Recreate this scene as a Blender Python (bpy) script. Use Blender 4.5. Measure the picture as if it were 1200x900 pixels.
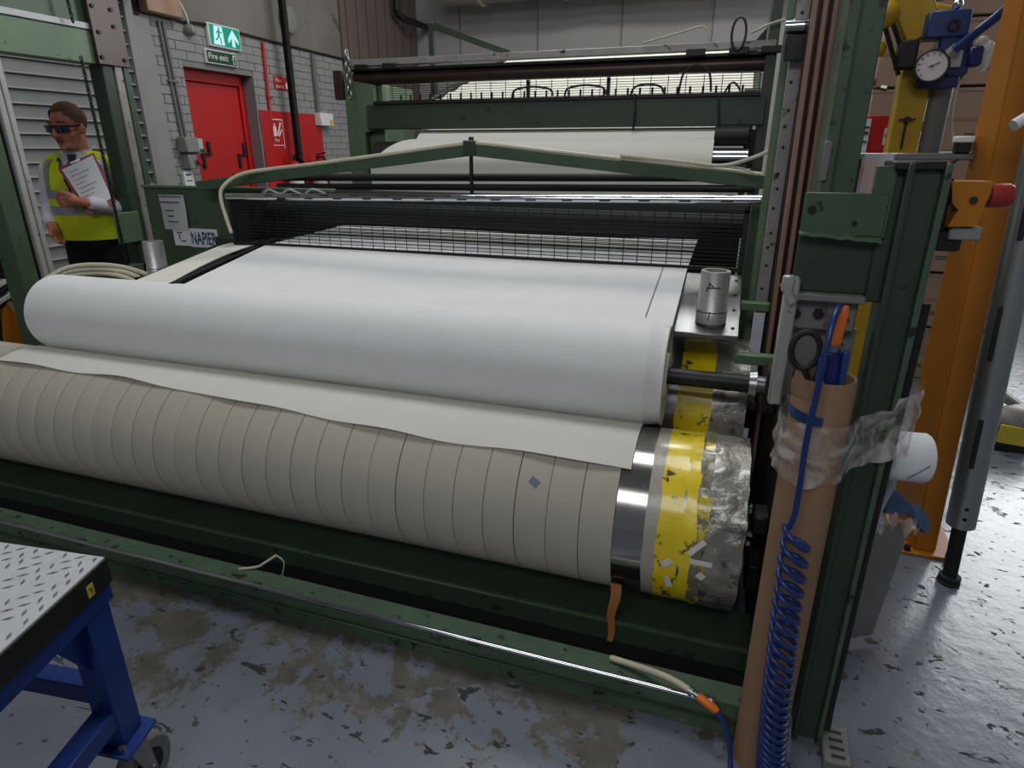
import bpy, bmesh, math, random
from mathutils import Vector, Matrix, noise
PI = math.pi
random.seed(7)
S = bpy.context.scene
for o in list(bpy.data.objects): bpy.data.objects.remove(o)
COL = S.collection

# ------------------------------------------------------------------ camera, world, lights, exposure
cd = bpy.data.cameras.new('camera'); cam = bpy.data.objects.new('camera', cd); COL.objects.link(cam)
cam.location = (0, 0, 1.5); cam.rotation_euler = (math.radians(90 - 20.53), 0, math.radians(18.6))
cd.sensor_width = 36; cd.lens = 22.06; cd.clip_start = .05; cd.clip_end = 60
S.camera = cam
S.view_settings.view_transform = 'Standard'; S.view_settings.look = 'None'
S.view_settings.gamma = 1; S.view_settings.use_curve_mapping = False
S.view_settings.exposure = -0.06
w = bpy.data.worlds.new('sky'); S.world = w; w.use_nodes = True
w.node_tree.nodes['Background'].inputs[0].default_value = (.62, .70, .80, 1)
w.node_tree.nodes['Background'].inputs[1].default_value = .19

def area(name, loc, target, sx, sy, power, col=(1, 1, 1)):
    l = bpy.data.lights.new(name, 'AREA'); l.shape = 'RECTANGLE'; l.size = sx; l.size_y = sy
    l.energy = power; l.color = col
    o = bpy.data.objects.new(name, l); COL.objects.link(o); o.location = loc
    d = Vector(target) - Vector(loc); o.rotation_euler = d.to_track_quat('-Z', 'Y').to_euler()
    return o
area('roof_light_front', (-1.3, 2.6, 5.6), (-1.3, 2.6, 0), 3.2, 1.4, 92, (.95, .98, 1))
area('roof_light_rear', (-.8, 6.0, 5.3), (-.8, 5.4, 0), 3.0, 1.0, 120, (1, .99, .93))
area('front_fill_light', (-.8, -3.2, 4.6), (-1.2, 1.9, .5), 4.0, 1.6, 90, (.97, .98, 1))  # unseen fill added behind the camera to brighten the front of the rolls
area('high_window_light', (4.6, 9.3, 3.7), (1.0, 2.0, 0.0), 3.2, 3.4, 290, (.95, .98, 1))

# ------------------------------------------------------------------ helpers
class MB:
    """collects shapes into one bmesh (world coordinates)"""
    def __init__(s): s.bm = bmesh.new(); s.mi = 0
    def _fin(s, v0):
        if s.mi:
            for f in s.bm.faces:
                if f.index == -1 or not f.tag: pass
    def face(s, vs):
        try:
            f = s.bm.faces.new(vs); f.material_index = s.mi; return f
        except ValueError: return None
    def obox(s, c, ax, ay, az, hx, hy, hz, b=0):
        c = Vector(c); ax = Vector(ax).normalized(); ay = Vector(ay).normalized(); az = Vector(az).normalized()
        vs = [s.bm.verts.new(c + ax*hx*i + ay*hy*j + az*hz*k) for i in (-1, 1) for j in (-1, 1) for k in (-1, 1)]
        fs = [s.face([vs[i] for i in q]) for q in ((0,1,3,2),(4,6,7,5),(0,4,5,1),(2,3,7,6),(0,2,6,4),(1,5,7,3))]
        if b:
            es = list({e for f in fs for e in f.edges})
            r = bmesh.ops.bevel(s.bm, geom=es, offset=b, segments=1, affect='EDGES', clamp_overlap=True)
            for f in r['faces']: f.material_index = s.mi
        return s
    def box(s, x0, y0, z0, x1, y1, z1, b=0):
        return s.obox(((x0+x1)/2, (y0+y1)/2, (z0+z1)/2), (1,0,0), (0,1,0), (0,0,1), abs(x1-x0)/2, abs(y1-y0)/2, abs(z1-z0)/2, b)
    def beam(s, p, q, wd, ht, up=(0,0,1), b=0):
        p = Vector(p); q = Vector(q); d = (q-p).normalized(); u = Vector(up); sd = d.cross(u)
        if sd.length < 1e-4: sd = d.cross(Vector((0,1,0)))
        sd.normalize(); u2 = sd.cross(d)
        return s.obox((p+q)/2, d, sd, u2, (q-p).length/2, wd/2, ht/2, b)
    def tube(s, pts, r, n=10, caps=True, closed=False, flat=None):
        pts = [Vector(p) for p in pts]; N = len(pts); rs = r if isinstance(r, (list, tuple)) else [r]*N
        rings = []; prev = None
        for i, p in enumerate(pts):
            if closed: t = pts[(i+1) % N] - pts[i-1]
            else: t = pts[min(i+1, N-1)] - pts[max(i-1, 0)]
            t.normalize()
            if prev is None:
                a = Vector((0,0,1)) if abs(t.z) < .9 else Vector((0,1,0))
                u = t.cross(a).normalized()
            else:
                u = prev - t*prev.dot(t)
                u = u.normalized() if u.length > 1e-6 else t.orthogonal().normalized()
            prev = u; v = t.cross(u)
            rings.append([s.bm.verts.new(p + (u*math.cos(2*PI*k/n) + v*math.sin(2*PI*k/n)*(flat or 1))*rs[i]) for k in range(n)])
        M = N if closed else N-1
        for i in range(M):
            A = rings[i]; B = rings[(i+1) % N]
            for k in range(n): s.face((A[k], A[(k+1) % n], B[(k+1) % n], B[k]))
        if caps and not closed:
            s.face(list(reversed(rings[0]))); s.face(rings[-1])
        return s
    def cyl(s, p, q, r, n=24, r2=None, caps=True):
        return s.tube([p, q], [r, r if r2 is None else r2], n, caps)
    def lathe(s, o, ax, prof, n=32, closed=False):
        """prof: list of (distance along axis, radius)"""
        o = Vector(o); ax = Vector(ax).normalized(); a = Vector((0,0,1)) if abs(ax.z) < .9 else Vector((0,1,0))
        u = ax.cross(a).normalized(); v = ax.cross(u); rings = []
        for h, r in prof:
            if r < 1e-6: rings.append([s.bm.verts.new(o+ax*h)])
            else: rings.append([s.bm.verts.new(o + ax*h + (u*math.cos(2*PI*k/n) + v*math.sin(2*PI*k/n))*r) for k in range(n)])
        prs = list(zip(rings, rings[1:]))
        if closed: prs.append((rings[-1], rings[0]))
        for A, B in prs:
            for k in range(n):
                k2 = (k+1) % n
                if len(A) == 1 and len(B) == 1: continue
                if len(A) == 1: s.face((A[0], B[k2], B[k]))
                elif len(B) == 1: s.face((A[k], A[k2], B[0]))
                else: s.face((A[k], A[k2], B[k2], B[k]))
        return s
    def ball(s, c, r, n=12, m=8, sc=(1,1,1), rot=None):
        c = Vector(c); rows = []
        for i in range(m+1):
            th = PI*i/m; row = []
            for k in range(n if 0 < i < m else 1):
                p = Vector((math.sin(th)*math.cos(2*PI*k/n)*sc[0], math.sin(th)*math.sin(2*PI*k/n)*sc[1], math.cos(th)*sc[2]))*r
                if rot: p = rot @ p
                row.append(s.bm.verts.new(c+p))
            rows.append(row)
        for A, B in zip(rows, rows[1:]):
            for k in range(n):
                k2 = (k+1) % n
                if len(A) == 1: s.face((A[0], B[k], B[k2]))
                elif len(B) == 1: s.face((A[k], B[0], A[k2]))
                else: s.face((A[k], B[k], B[k2], A[k2]))
        return s
    def sheet(s, fn, nu, nv, th=0):
        """fn(u,v)->point, u,v in 0..1; th: thickness along the local normal"""
        P = [[Vector(fn(i/nu, j/nv)) for j in range(nv+1)] for i in range(nu+1)]
        V = [[s.bm.verts.new(p) for p in r] for r in P]
        for i in range(nu):
            for j in range(nv): s.face((V[i][j], V[i+1][j], V[i+1][j+1], V[i][j+1]))
        if th:
            def nrm(i, j):
                a = P[min(i+1, nu)][j]-P[max(i-1, 0)][j]; b = P[i][min(j+1, nv)]-P[i][max(j-1, 0)]
                return a.cross(b).normalized()
            W = [[s.bm.verts.new(P[i][j]-nrm(i, j)*th) for j in range(nv+1)] for i in range(nu+1)]
            for i in range(nu):
                for j in range(nv): s.face((W[i][j], W[i][j+1], W[i+1][j+1], W[i+1][j]))
            for i in range(nu):
                s.face((V[i][0], W[i][0], W[i+1][0], V[i+1][0])); s.face((V[i][nv], V[i+1][nv], W[i+1][nv], W[i][nv]))
            for j in range(nv):
                s.face((V[0][j], V[0][j+1], W[0][j+1], W[0][j])); s.face((V[nu][j], W[nu][j], W[nu][j+1], V[nu][j+1]))
        return s
    def prism(s, pts, d):
        """polygon pts extruded by vector d"""
        d = Vector(d); A = [s.bm.verts.new(Vector(p)) for p in pts]; B = [s.bm.verts.new(Vector(p)+d) for p in pts]
        s.face(A); s.face(list(reversed(B))); n = len(A)
        for k in range(n): s.face((A[k], B[k], B[(k+1) % n], A[(k+1) % n]))
        return s

def worldloc(o):
    v = Vector(o.location)
    while o.parent: o = o.parent; v += Vector(o.location)
    return v
def obj(name, mb, mat, parent=None, smooth=True, ang=38, base=None):
    bm = mb.bm if isinstance(mb, MB) else mb
    bmesh.ops.recalc_face_normals(bm, faces=bm.faces)
    if base is None and parent is None:
        xs = [v.co for v in bm.verts]
        base = Vector((sum(c.x for c in xs)/len(xs), sum(c.y for c in xs)/len(xs), min(c.z for c in xs)))
    off = worldloc(parent) if parent else Vector(base)
    bmesh.ops.translate(bm, verts=bm.verts, vec=-off)
    if smooth:
        for f in bm.faces: f.smooth = True
        for e in bm.edges:
            if len(e.link_faces) == 2 and e.calc_face_angle(0) > math.radians(ang): e.smooth = False
    me = bpy.data.meshes.new(name); bm.to_mesh(me); bm.free()
    for m in (mat if isinstance(mat, (list, tuple)) else [mat]): me.materials.append(m)
    o = bpy.data.objects.new(name, me); COL.objects.link(o)
    if parent: o.parent = parent
    else: o.location = off
    return o
def tag(o, label, cat, group=None):
    o['label'] = label; o['category'] = cat
    if group: o['group'] = group
    return o
def thing(name, label, cat, loc, group=None):
    o = bpy.data.objects.new(name, None); COL.objects.link(o); o.location = loc; o.empty_display_size = .05
    return tag(o, label, cat, group)
def struct(o): o['kind'] = 'structure'; return o
def stuff(o): o['kind'] = 'stuff'; return o
def copy_tree(o, loc, label=None):
    r = o.copy(); COL.objects.link(r); r.location = loc
    if label: r['label'] = label
    for ch in [c for c in bpy.data.objects if c.parent == o]:
        c = ch.copy(); COL.objects.link(c); c.parent = r
        for g in [k for k in bpy.data.objects if k.parent == ch]:
            d = g.copy(); COL.objects.link(d); d.parent = c
    return r
def cat_spline(P, n=8):
    P = [Vector(p) for p in P]; out = []
    for i in range(len(P)-1):
        p0 = P[max(i-1, 0)]; p1 = P[i]; p2 = P[i+1]; p3 = P[min(i+2, len(P)-1)]
        for k in range(n):
            t = k/n
            out.append(.5*((2*p1) + (p2-p0)*t + (2*p0-5*p1+4*p2-p3)*t*t + (3*p1-p0-3*p2+p3)*t**3))
    out.append(P[-1]); return out
def text(name, body, origin, right, up, size, mat, parent, depth=.0008, sx=1, bold=0):
    c = bpy.data.curves.new('txt', 'FONT'); c.body = body; c.size = 1; c.extrude = 0; c.offset = bold
    t = bpy.data.objects.new('txt', c); COL.objects.link(t)
    dg = bpy.context.evaluated_depsgraph_get(); me = t.evaluated_get(dg).to_mesh()
    bm = bmesh.new(); bm.from_mesh(me); t.evaluated_get(dg).to_mesh_clear(); bpy.data.objects.remove(t)
    R = Vector(right).normalized(); U = Vector(up).normalized(); Nn = R.cross(U); O = Vector(origin)
    for v in bm.verts: v.co = O + R*v.co.x*size*sx + U*v.co.y*size + Nn*depth
    return obj(name, bm, mat, parent, smooth=False)

# ------------------------------------------------------------------ materials
def srgb(*c): return tuple((x/255/12.92 if x/255 <= .04045 else ((x/255+.055)/1.055)**2.4) for x in c)
def pm(name, col, rough=.5, metal=0, var=.18, vs=6, bump=0, bs=60, wear=None, stretch=(1,1,1), coat=0, detail=5, spec=.5, wear2=None):
    m = bpy.data.materials.new(name); m.use_nodes = True; nt = m.node_tree; N = nt.nodes; L = nt.links
    b = N['Principled BSDF']; b.inputs['Roughness'].default_value = rough; b.inputs['Metallic'].default_value = metal
    b.inputs['Coat Weight'].default_value = coat; b.inputs['Coat Roughness'].default_value = .12
    b.inputs['Specular IOR Level'].default_value = spec
    tc = N.new('ShaderNodeTexCoord'); mp = N.new('ShaderNodeMapping'); mp.inputs['Scale'].default_value = stretch
    L.new(tc.outputs['Object'], mp.inputs[0])
    def noi(sc, dt=detail, ro=.6):
        n = N.new('ShaderNodeTexNoise'); n.inputs['Scale'].default_value = sc; n.inputs['Detail'].default_value = dt
        n.inputs['Roughness'].default_value = ro
        L.new(mp.outputs[0], n.inputs['Vector']); return n
    n1 = noi(vs); rp = N.new('ShaderNodeValToRGB'); e = rp.color_ramp.elements
    e[0].position = .28; e[1].position = .72
    e[0].color = tuple(max(0, c*(1-var)) for c in col)+(1,); e[1].color = tuple(min(1, c*(1+var)) for c in col)+(1,)
    L.new(n1.outputs['Fac'], rp.inputs[0]); out = rp.outputs[0]
    for wr in (wear, wear2):
        if not wr: continue
        wc, amt, wsc = wr[:3]; n2 = noi(wsc, 8, .65); r2 = N.new('ShaderNodeValToRGB'); q = r2.color_ramp.elements
        q[0].position = amt; q[0].color = (1,1,1,1); q[1].position = amt+.04; q[1].color = (0,0,0,1)
        L.new(n2.outputs['Fac'], r2.inputs[0]); mx = N.new('ShaderNodeMix'); mx.data_type = 'RGBA'
        L.new(r2.outputs[0], mx.inputs[0]); L.new(out, mx.inputs[6]); mx.inputs[7].default_value = wc+(1,); out = mx.outputs[2]
    L.new(out, b.inputs['Base Color'])
    if bump:
        n3 = noi(bs, 4); bp = N.new('ShaderNodeBump'); bp.inputs['Strength'].default_value = bump; bp.inputs['Distance'].default_value = .004
        L.new(n3.outputs['Fac'], bp.inputs['Height']); L.new(bp.outputs[0], b.inputs['Normal'])
    m.diffuse_color = col+(1,)
    return m
M = {}
M['green'] = pm('green_paint', srgb(68, 88, 66), .45, var=.14, vs=5, bump=.12, bs=40, wear=(srgb(38, 40, 36), .33, 22))
M['green_lt'] = pm('pale_green_paint', srgb(92, 116, 86), .45, var=.18, vs=4, bump=.1, bs=40, wear=(srgb(60, 62, 52), .32, 15))
M['green_dk'] = pm('dark_green_paint', srgb(50, 64, 50), .45, var=.18, vs=5, bump=.15, bs=35, wear=(srgb(34, 38, 34), .33, 14))
M['green_scuff'] = pm('scuffed_green_paint', srgb(72, 92, 72), .42, var=.2, vs=7, bump=.2, bs=50, wear=(srgb(34, 36, 32), .37, 18), wear2=(srgb(130, 140, 130), .29, 40))
M['dark'] = pm('black_steel', srgb(34, 34, 34), .45, .3, var=.3, vs=12, bump=.1)
M['black'] = pm('matt_black', srgb(20, 20, 21), .6, var=.2)
M['rubber'] = pm('black_rubber', srgb(24, 24, 25), .7, var=.15)
M['steel'] = pm('bare_steel', srgb(150, 150, 150), .3, .9, var=.18, vs=8, bump=.05, bs=90)
M['chrome'] = pm('polished_steel', srgb(205, 208, 212), .12, 1, var=.05)
M['prop'] = pm('satin_aluminium', srgb(176, 176, 174), .36, .9, var=.08, vs=10, bump=.05, bs=90, stretch=(1, 1, .2))
M['polished'] = pm('polished_sleeve', srgb(176, 172, 168), .16, 1, var=.08, vs=6)
M['browntape'] = pm('brown_tape', srgb(170, 112, 56), .5, var=.08)
M['railgrey'] = pm('pale_guide_rail', srgb(172, 170, 166), .5, .1, var=.14, vs=8, wear=(srgb(96, 92, 86), .34, 18))
M['alu'] = pm('scratched_aluminium', srgb(192, 192, 188), .36, .6, var=.12, vs=14, bump=.1, bs=120, wear=(srgb(110, 108, 104), .34, 30))
M['plate'] = pm('brushed_plate', srgb(142, 144, 146), .33, .9, var=.2, vs=4, bump=.08, bs=60, stretch=(8, 1, 1))
M['brown_steel'] = pm('rusty_brown_bar', srgb(158, 126, 108), .42, .2, var=.25, vs=5, stretch=(1, 1, .3), bump=.06)
M['redbrown'] = pm('red_brown_roll', srgb(62, 44, 40), .35, .2, var=.2, vs=5)
M['greyrail'] = pm('grey_guide_rail', srgb(150, 146, 142), .42, .2, var=.18, vs=9, wear=(srgb(52, 46, 42), .37, 16))
M['fabric'] = pm('white_needled_felt', srgb(226, 227, 226), .92, var=.03, vs=9, bump=.25, bs=240, spec=.2)
M['fabric2'] = pm('cream_felt', srgb(222, 220, 210), .92, var=.03, vs=6, bump=.2, bs=200, spec=.2)
M['beigefab'] = pm('beige_fabric', srgb(196, 190, 172), .9, var=.04, vs=5, spec=.2)
M['sleeve'] = pm('greige_roller_cover', srgb(184, 177, 164), .85, var=.06, vs=7, bump=.2, bs=160, wear=(srgb(104, 98, 90), .27, 34), spec=.25)
M['seam'] = pm('dark_seam', srgb(66, 60, 54), .9, var=.3, vs=30)
M['line'] = pm('pencil_line', srgb(120, 120, 118), .9, var=.4, vs=60)
M['yellowtape'] = pm('yellow_tape', srgb(240, 212, 30), .3, var=.12, vs=10, bump=.35, bs=26, wear=(srgb(70, 62, 22), .37, 20), coat=.6)
M['film'] = pm('wrinkled_film_over_steel', srgb(150, 146, 138), .2, .3, var=.4, vs=9, bump=1, bs=60, coat=.9, wear=(srgb(92, 84, 76), .38, 14), wear2=(srgb(205, 205, 200), .33, 24), stretch=(1, 1, 1))
M['greytape'] = pm('pale_grey_tape', srgb(176, 168, 156), .4, var=.12, vs=14, bump=.3, bs=30, coat=.4, wear=(srgb(120, 110, 100), .36, 20))
M['whitetape'] = pm('white_tape', srgb(225, 222, 215), .5, var=.04)
M['card'] = pm('brown_cardboard', srgb(148, 118, 92), .8, var=.07, vs=5, stretch=(1, 1, .4), spec=.2)
M['box'] = pm('carton_board', srgb(158, 132, 112), .85, var=.08, vs=4, spec=.2)
M['orange'] = pm('orange_paint', srgb(180, 110, 14), .45, var=.08, vs=3, bump=.06, bs=30, wear=(srgb(150, 86, 20), .29, 12))
M['yellow'] = pm('yellow_paint', srgb(182, 148, 22), .45, var=.15, vs=6, wear=(srgb(96, 80, 24), .35, 12))
M['blue'] = pm('blue_paint', srgb(28, 58, 112), .4, var=.12, vs=6, bump=.05)
M['trolleyblue'] = pm('trolley_blue_paint', srgb(22, 52, 126), .4, var=.1, vs=6, bump=.08, bs=40, wear=(srgb(24, 34, 80), .3, 20))
M['bluehose'] = pm('blue_hose', srgb(28, 50, 108), .32, var=.08)
M['darkblue'] = pm('navy_plastic', srgb(28, 34, 100), .35, var=.1)
M['orangeplastic'] = pm('orange_plastic', srgb(226, 112, 30), .4, var=.06)
M['red'] = pm('red_paint', srgb(186, 24, 26), .4, var=.07, vs=3)
M['reddoor'] = pm('red_door_paint', srgb(190, 22, 22), .45, var=.06, vs=2)
M['redbtn'] = pm('red_button', srgb(150, 44, 40), .4, var=.08)
M['white'] = pm('white_plastic', srgb(228, 228, 226), .45, var=.02)
M['paper'] = pm('paper', srgb(224, 225, 228), .8, var=.02, spec=.2)
M['papergrey'] = pm('laminated_notice', srgb(186, 188, 190), .4, var=.04)
M['ink'] = pm('print_ink', srgb(70, 72, 78), .7, var=.1)
M['navy'] = pm('navy_print', srgb(30, 60, 104), .6, var=.05)
M['signgreen'] = pm('sign_green', srgb(18, 130, 96), .4, var=.04)
M['signdark'] = pm('sign_dark_green', srgb(20, 70, 44), .4, var=.04)
M['brick'] = pm('grey_painted_brick', srgb(146, 145, 145), .75, var=.06, vs=5, bump=.3, bs=60)
M['mortar'] = pm('grey_painted_joint', srgb(130, 129, 129), .85, var=.08)
M['concrete'] = pm('stained_render', srgb(124, 119, 114), .9, var=.2, vs=1.6, bump=.2, bs=20, wear=(srgb(86, 80, 74), .36, 1.8))
M['brownpanel'] = pm('brown_sheet_cladding', srgb(104, 90, 84), .65, var=.15, vs=2, stretch=(1, 1, .3))
M['backwall'] = pm('pale_grey_panel', srgb(176, 174, 172), .7, var=.04, vs=2)
M['ceiling'] = pm('roof_sheet', srgb(140, 140, 140), .8, var=.06, vs=2)
M['lagging'] = pm('pale_lagging', srgb(170, 166, 156), .8, var=.2, vs=6, bump=.5, bs=18, wear=(srgb(84, 82, 76), .36, 7))
M['slat'] = pm('galvanised_slat', srgb(138, 138, 138), .5, .2, var=.08, vs=6)
M['greybox'] = pm('grey_enclosure', srgb(134, 136, 132), .5, var=.06)
M['conduit'] = pm('grey_conduit', srgb(112, 112, 112), .5, var=.08)
M['cable_cream'] = pm('cream_hose', srgb(196, 188, 164), .5, var=.08)
M['rope'] = pm('pale_rope', srgb(190, 188, 168), .8, var=.15, vs=60)
M['cloth_blue'] = pm('denim_blue_rag', srgb(60, 82, 116), .9, var=.15, vs=14, bump=.3, bs=90)
M['greycover'] = pm('grey_cover_sheet', srgb(122, 120, 118), .5, .1, var=.12, vs=5, wear=(srgb(86, 78, 72), .36, 6))
M['skin'] = pm('skin', srgb(194, 124, 100), .5, var=.1, vs=14)
M['hair'] = pm('brown_hair', srgb(98, 68, 46), .65, var=.35, vs=30, stretch=(1, 1, .3), bump=.6, bs=120)
M['shirt'] = pm('white_shirt', srgb(214, 210, 222), .85, var=.05, vs=10, bump=.15, bs=60)
M['vest'] = pm('hi_vis_yellow', srgb(216, 228, 26), .7, var=.06, vs=8, bump=.1, bs=50)
M['reflect'] = pm('grey_reflective_tape', srgb(168, 160, 176), .4, .2, var=.06)
M['trousers'] = pm('black_trousers', srgb(20, 20, 26), .85, var=.15)
M['tie'] = pm('navy_tie', srgb(28, 26, 62), .6, var=.1)
M['lens'] = pm('smoked_lens', srgb(26, 26, 30), .08, var=.05, coat=1)
M['lip'] = pm('lip', srgb(150, 84, 76), .5, var=.05)
M['clipred'] = pm('maroon_board', srgb(136, 26, 48), .4, var=.05)
M['gauge'] = pm('gauge_face', srgb(206, 200, 210), .3, var=.03)
M['label_yellow'] = pm('yellow_label', srgb(206, 186, 60), .5, var=.08, wear=(srgb(90, 84, 50), .34, 20))
M['diamond'] = pm('worn_diamond_plate', srgb(206, 208, 212), .4, .25, var=.08, vs=20, bump=.08, bs=90)
M['tread'] = pm('tread_reflection_tone', srgb(104, 104, 108), .5, .3, var=.35, vs=40)  # dark tone stands in for the reflections that darken the raised bars
M['lamp_green'] = None

# glowing exit sign (a lit sign)
def emit(name, col, st):
    m = pm(name, col, .4, var=.02); b = m.node_tree.nodes['Principled BSDF']
    b.inputs['Emission Color'].default_value = col+(1,); b.inputs['Emission Strength'].default_value = st; return m
M['exit_green'] = emit('lit_exit_green', srgb(20, 150, 120), .28)
M['exit_white'] = emit('lit_exit_white', srgb(190, 235, 240), .5)

# translucent film
def film_mat():
    m = bpy.data.materials.new('clear_stretch_film'); m.use_nodes = True; nt = m.node_tree; N = nt.nodes; L = nt.links
    b = N['Principled BSDF']; b.inputs['Base Color'].default_value = srgb(214, 206, 200)+(1,); b.inputs['Roughness'].default_value = .22
    b.inputs['Coat Weight'].default_value = .5
    tc = N.new('ShaderNodeTexCoord'); n = N.new('ShaderNodeTexNoise'); n.inputs['Scale'].default_value = 16; n.inputs['Detail'].default_value = 6
    n.inputs['Distortion'].default_value = 1.2
    L.new(tc.outputs['Object'], n.inputs['Vector']); r = N.new('ShaderNodeValToRGB')
    r.color_ramp.elements[0].position = .38; r.color_ramp.elements[0].color = (.12,)*3+(1,)
    r.color_ramp.elements[1].position = .68; r.color_ramp.elements[1].color = (.72,)*3+(1,)
    L.new(n.outputs['Fac'], r.inputs[0]); L.new(r.outputs[0], b.inputs['Alpha'])
    bp = N.new('ShaderNodeBump'); bp.inputs['Strength'].default_value = .8; bp.inputs['Distance'].default_value = .01
    L.new(n.outputs['Fac'], bp.inputs['Height']); L.new(bp.outputs[0], b.inputs['Normal'])
    return m
M['clearfilm'] = film_mat()
def glass_mat():
    m = bpy.data.materials.new('clear_acrylic'); m.use_nodes = True; b = m.node_tree.nodes['Principled BSDF']
    b.inputs['Base Color'].default_value = (.8, .82, .82, 1); b.inputs['Roughness'].default_value = .12; b.inputs['Alpha'].default_value = .35
    return m
M['acrylic'] = glass_mat()

# painted concrete floor: blue-grey paint, chips, worn brown areas along the machine
def floor_mat():
    m = bpy.data.materials.new('painted_concrete_floor'); m.use_nodes = True; nt = m.node_tree; N = nt.nodes; L = nt.links
    b = N['Principled BSDF']; tc = N.new('ShaderNodeTexCoord')
    def noi(sc, dt=6, ro=.6, dist=0, st=None):
        n = N.new('ShaderNodeTexNoise'); n.inputs['Scale'].default_value = sc; n.inputs['Detail'].default_value = dt
        n.inputs['Roughness'].default_value = ro; n.inputs['Distortion'].default_value = dist
        if st:
            mp = N.new('ShaderNodeMapping'); mp.inputs['Scale'].default_value = st; mp.inputs['Rotation'].default_value = (0, 0, .5)
            L.new(tc.outputs['Object'], mp.inputs[0]); L.new(mp.outputs[0], n.inputs['Vector'])
        else: L.new(tc.outputs['Object'], n.inputs['Vector'])
        return n.outputs['Fac']
    def ramp(f, a, c, ca=(0,0,0,1), cc=(1,1,1,1)):
        r = N.new('ShaderNodeValToRGB'); r.color_ramp.elements[0].position = a; r.color_ramp.elements[1].position = c
        r.color_ramp.elements[0].color = ca; r.color_ramp.elements[1].color = cc; L.new(f, r.inputs[0]); return r.outputs[0]
    def mix(f, a, c):
        x = N.new('ShaderNodeMix'); x.data_type = 'RGBA'; L.new(f, x.inputs[0])
        for s, v in ((6, a), (7, c)):
            if isinstance(v, tuple): x.inputs[s].default_value = v
            else: L.new(v, x.inputs[s])
        return x.outputs[2]
    def mth(op, a, c):
        x = N.new('ShaderNodeMath'); x.operation = op
        for s, v in ((0, a), (1, c)):
            if isinstance(v, (int, float)): x.inputs[s].default_value = v
            else: L.new(v, x.inputs[s])
        return x.outputs[0]
    paint = ramp(noi(2.2), .3, .7, srgb(104, 110, 122)+(1,), srgb(124, 129, 140)+(1,))
    worn = ramp(noi(9, 8, .7), .35, .65, srgb(74, 72, 66)+(1,), srgb(102, 98, 90)+(1,))
    # wear mask strongest within ~0.5 m in front of the machine's base rail and fading away
    sp = N.new('ShaderNodeSeparateXYZ'); L.new(tc.outputs['Object'], sp.inputs[0])
    near = N.new('ShaderNodeMapRange'); L.new(sp.outputs['Y'], near.inputs[0])
    near.inputs[1].default_value = .85; near.inputs[2].default_value = 1.4; near.inputs[3].default_value = 0; near.inputs[4].default_value = .17; near.clamp = True
    lf = N.new('ShaderNodeMapRange'); L.new(sp.outputs['X'], lf.inputs[0])
    lf.inputs[1].default_value = -.1; lf.inputs[2].default_value = .35; lf.inputs[3].default_value = 1; lf.inputs[4].default_value = 0; lf.clamp = True
    nm = mth('MULTIPLY', near.outputs[0], lf.outputs[0])
    wm = ramp(mth('ADD', noi(4.2, 12, .76, .3), nm), .585, .625)
    chips = ramp(noi(11, 4, .55, .5, (1, 2.2, 1)), .355, .365, (1,1,1,1), (0,0,0,1))
    fine = ramp(noi(30, 3, .5, .4), .325, .335, (1,1,1,1), (0,0,0,1))
    c = mix(wm, paint, worn); c = mix(chips, c, srgb(66, 66, 66)+(1,)); c = mix(fine, c, srgb(70, 68, 66)+(1,))
    L.new(c, b.inputs['Base Color'])
    rr = N.new('ShaderNodeMapRange'); L.new(wm, rr.inputs[0]); rr.inputs[3].default_value = .23; rr.inputs[4].default_value = .6
    cr = mth('MAXIMUM', rr.outputs[0], mth('MULTIPLY', chips, .85)); cr = mth('MAXIMUM', cr, mth('MULTIPLY', fine, .8))
    L.new(cr, b.inputs['Roughness']); sp_ = N.new('ShaderNodeMapRange'); L.new(chips, sp_.inputs[0]); sp_.inputs[3].default_value = .5; sp_.inputs[4].default_value = .1; L.new(sp_.outputs[0], b.inputs['Specular IOR Level'])
    bp = N.new('ShaderNodeBump'); bp.inputs['Strength'].default_value = .25; bp.inputs['Distance'].default_value = .01
    L.new(noi(14, 8, .6), bp.inputs['Height']); L.new(bp.outputs[0], b.inputs['Normal'])
    return m
M['floor'] = floor_mat()

# ------------------------------------------------------------------ setting
struct(obj('floor', MB().box(-4.95, -4, -.1, 9, 9.9, 0), M['floor'], base=(0, 0, 0)))
struct(obj('ceiling', MB().box(-4.95, -4, 6.0, 9, 9.9, 6.1), M['ceiling']))
wl = struct(obj('wall_left', MB().box(-5.1, -4, 0, -4.83, 5.0, 6).box(-5.1, 5.93, 0, -4.83, 9.9, 6).box(-5.1, 5.0, 2.2, -4.83, 5.93, 6), M['concrete'], base=(-4.83, 3, 0)))
# painted bricks round the red door (recessed joints), one joined part: each only a few pixels high
mb = MB(); r = 0
z = 0.0
while z < 2.52:
    y = 4.62 - (.1125 if r % 2 else 0)
    while y < 7.62:
        y0 = max(y, 4.62)+.004; y1 = min(y+.225, 7.62)-.004
        segs = [(y0, y1)]
        if z < 2.2:
            segs = []
            if y0 < 5.0: segs.append((y0, min(y1, 5.0)))
            if y1 > 5.93: segs.append((max(y0, 5.93), y1))
        for a, c in segs:
            if c-a > .015:
                d = random.uniform(-.003, .003)
                mb.box(-4.835, a, z+.003, -4.8+d, c, z+.072)
        y += .225
    z += .075; r += 1
stuff(obj('brick', mb, M['brick'], wl, smooth=False))
obj('brick_joint', MB().box(-4.832, 4.62, 0, -4.811, 5.0, 2.55).box(-4.832, 5.93, 0, -4.811, 7.62, 2.55).box(-4.832, 5.0, 2.2, -4.811, 5.93, 2.55), M['mortar'], wl, smooth=False)
obj('pilaster', MB().box(-4.83, 4.5, 0, -4.77, 4.68, 2.52), M['brick'], wl, smooth=False)
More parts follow.
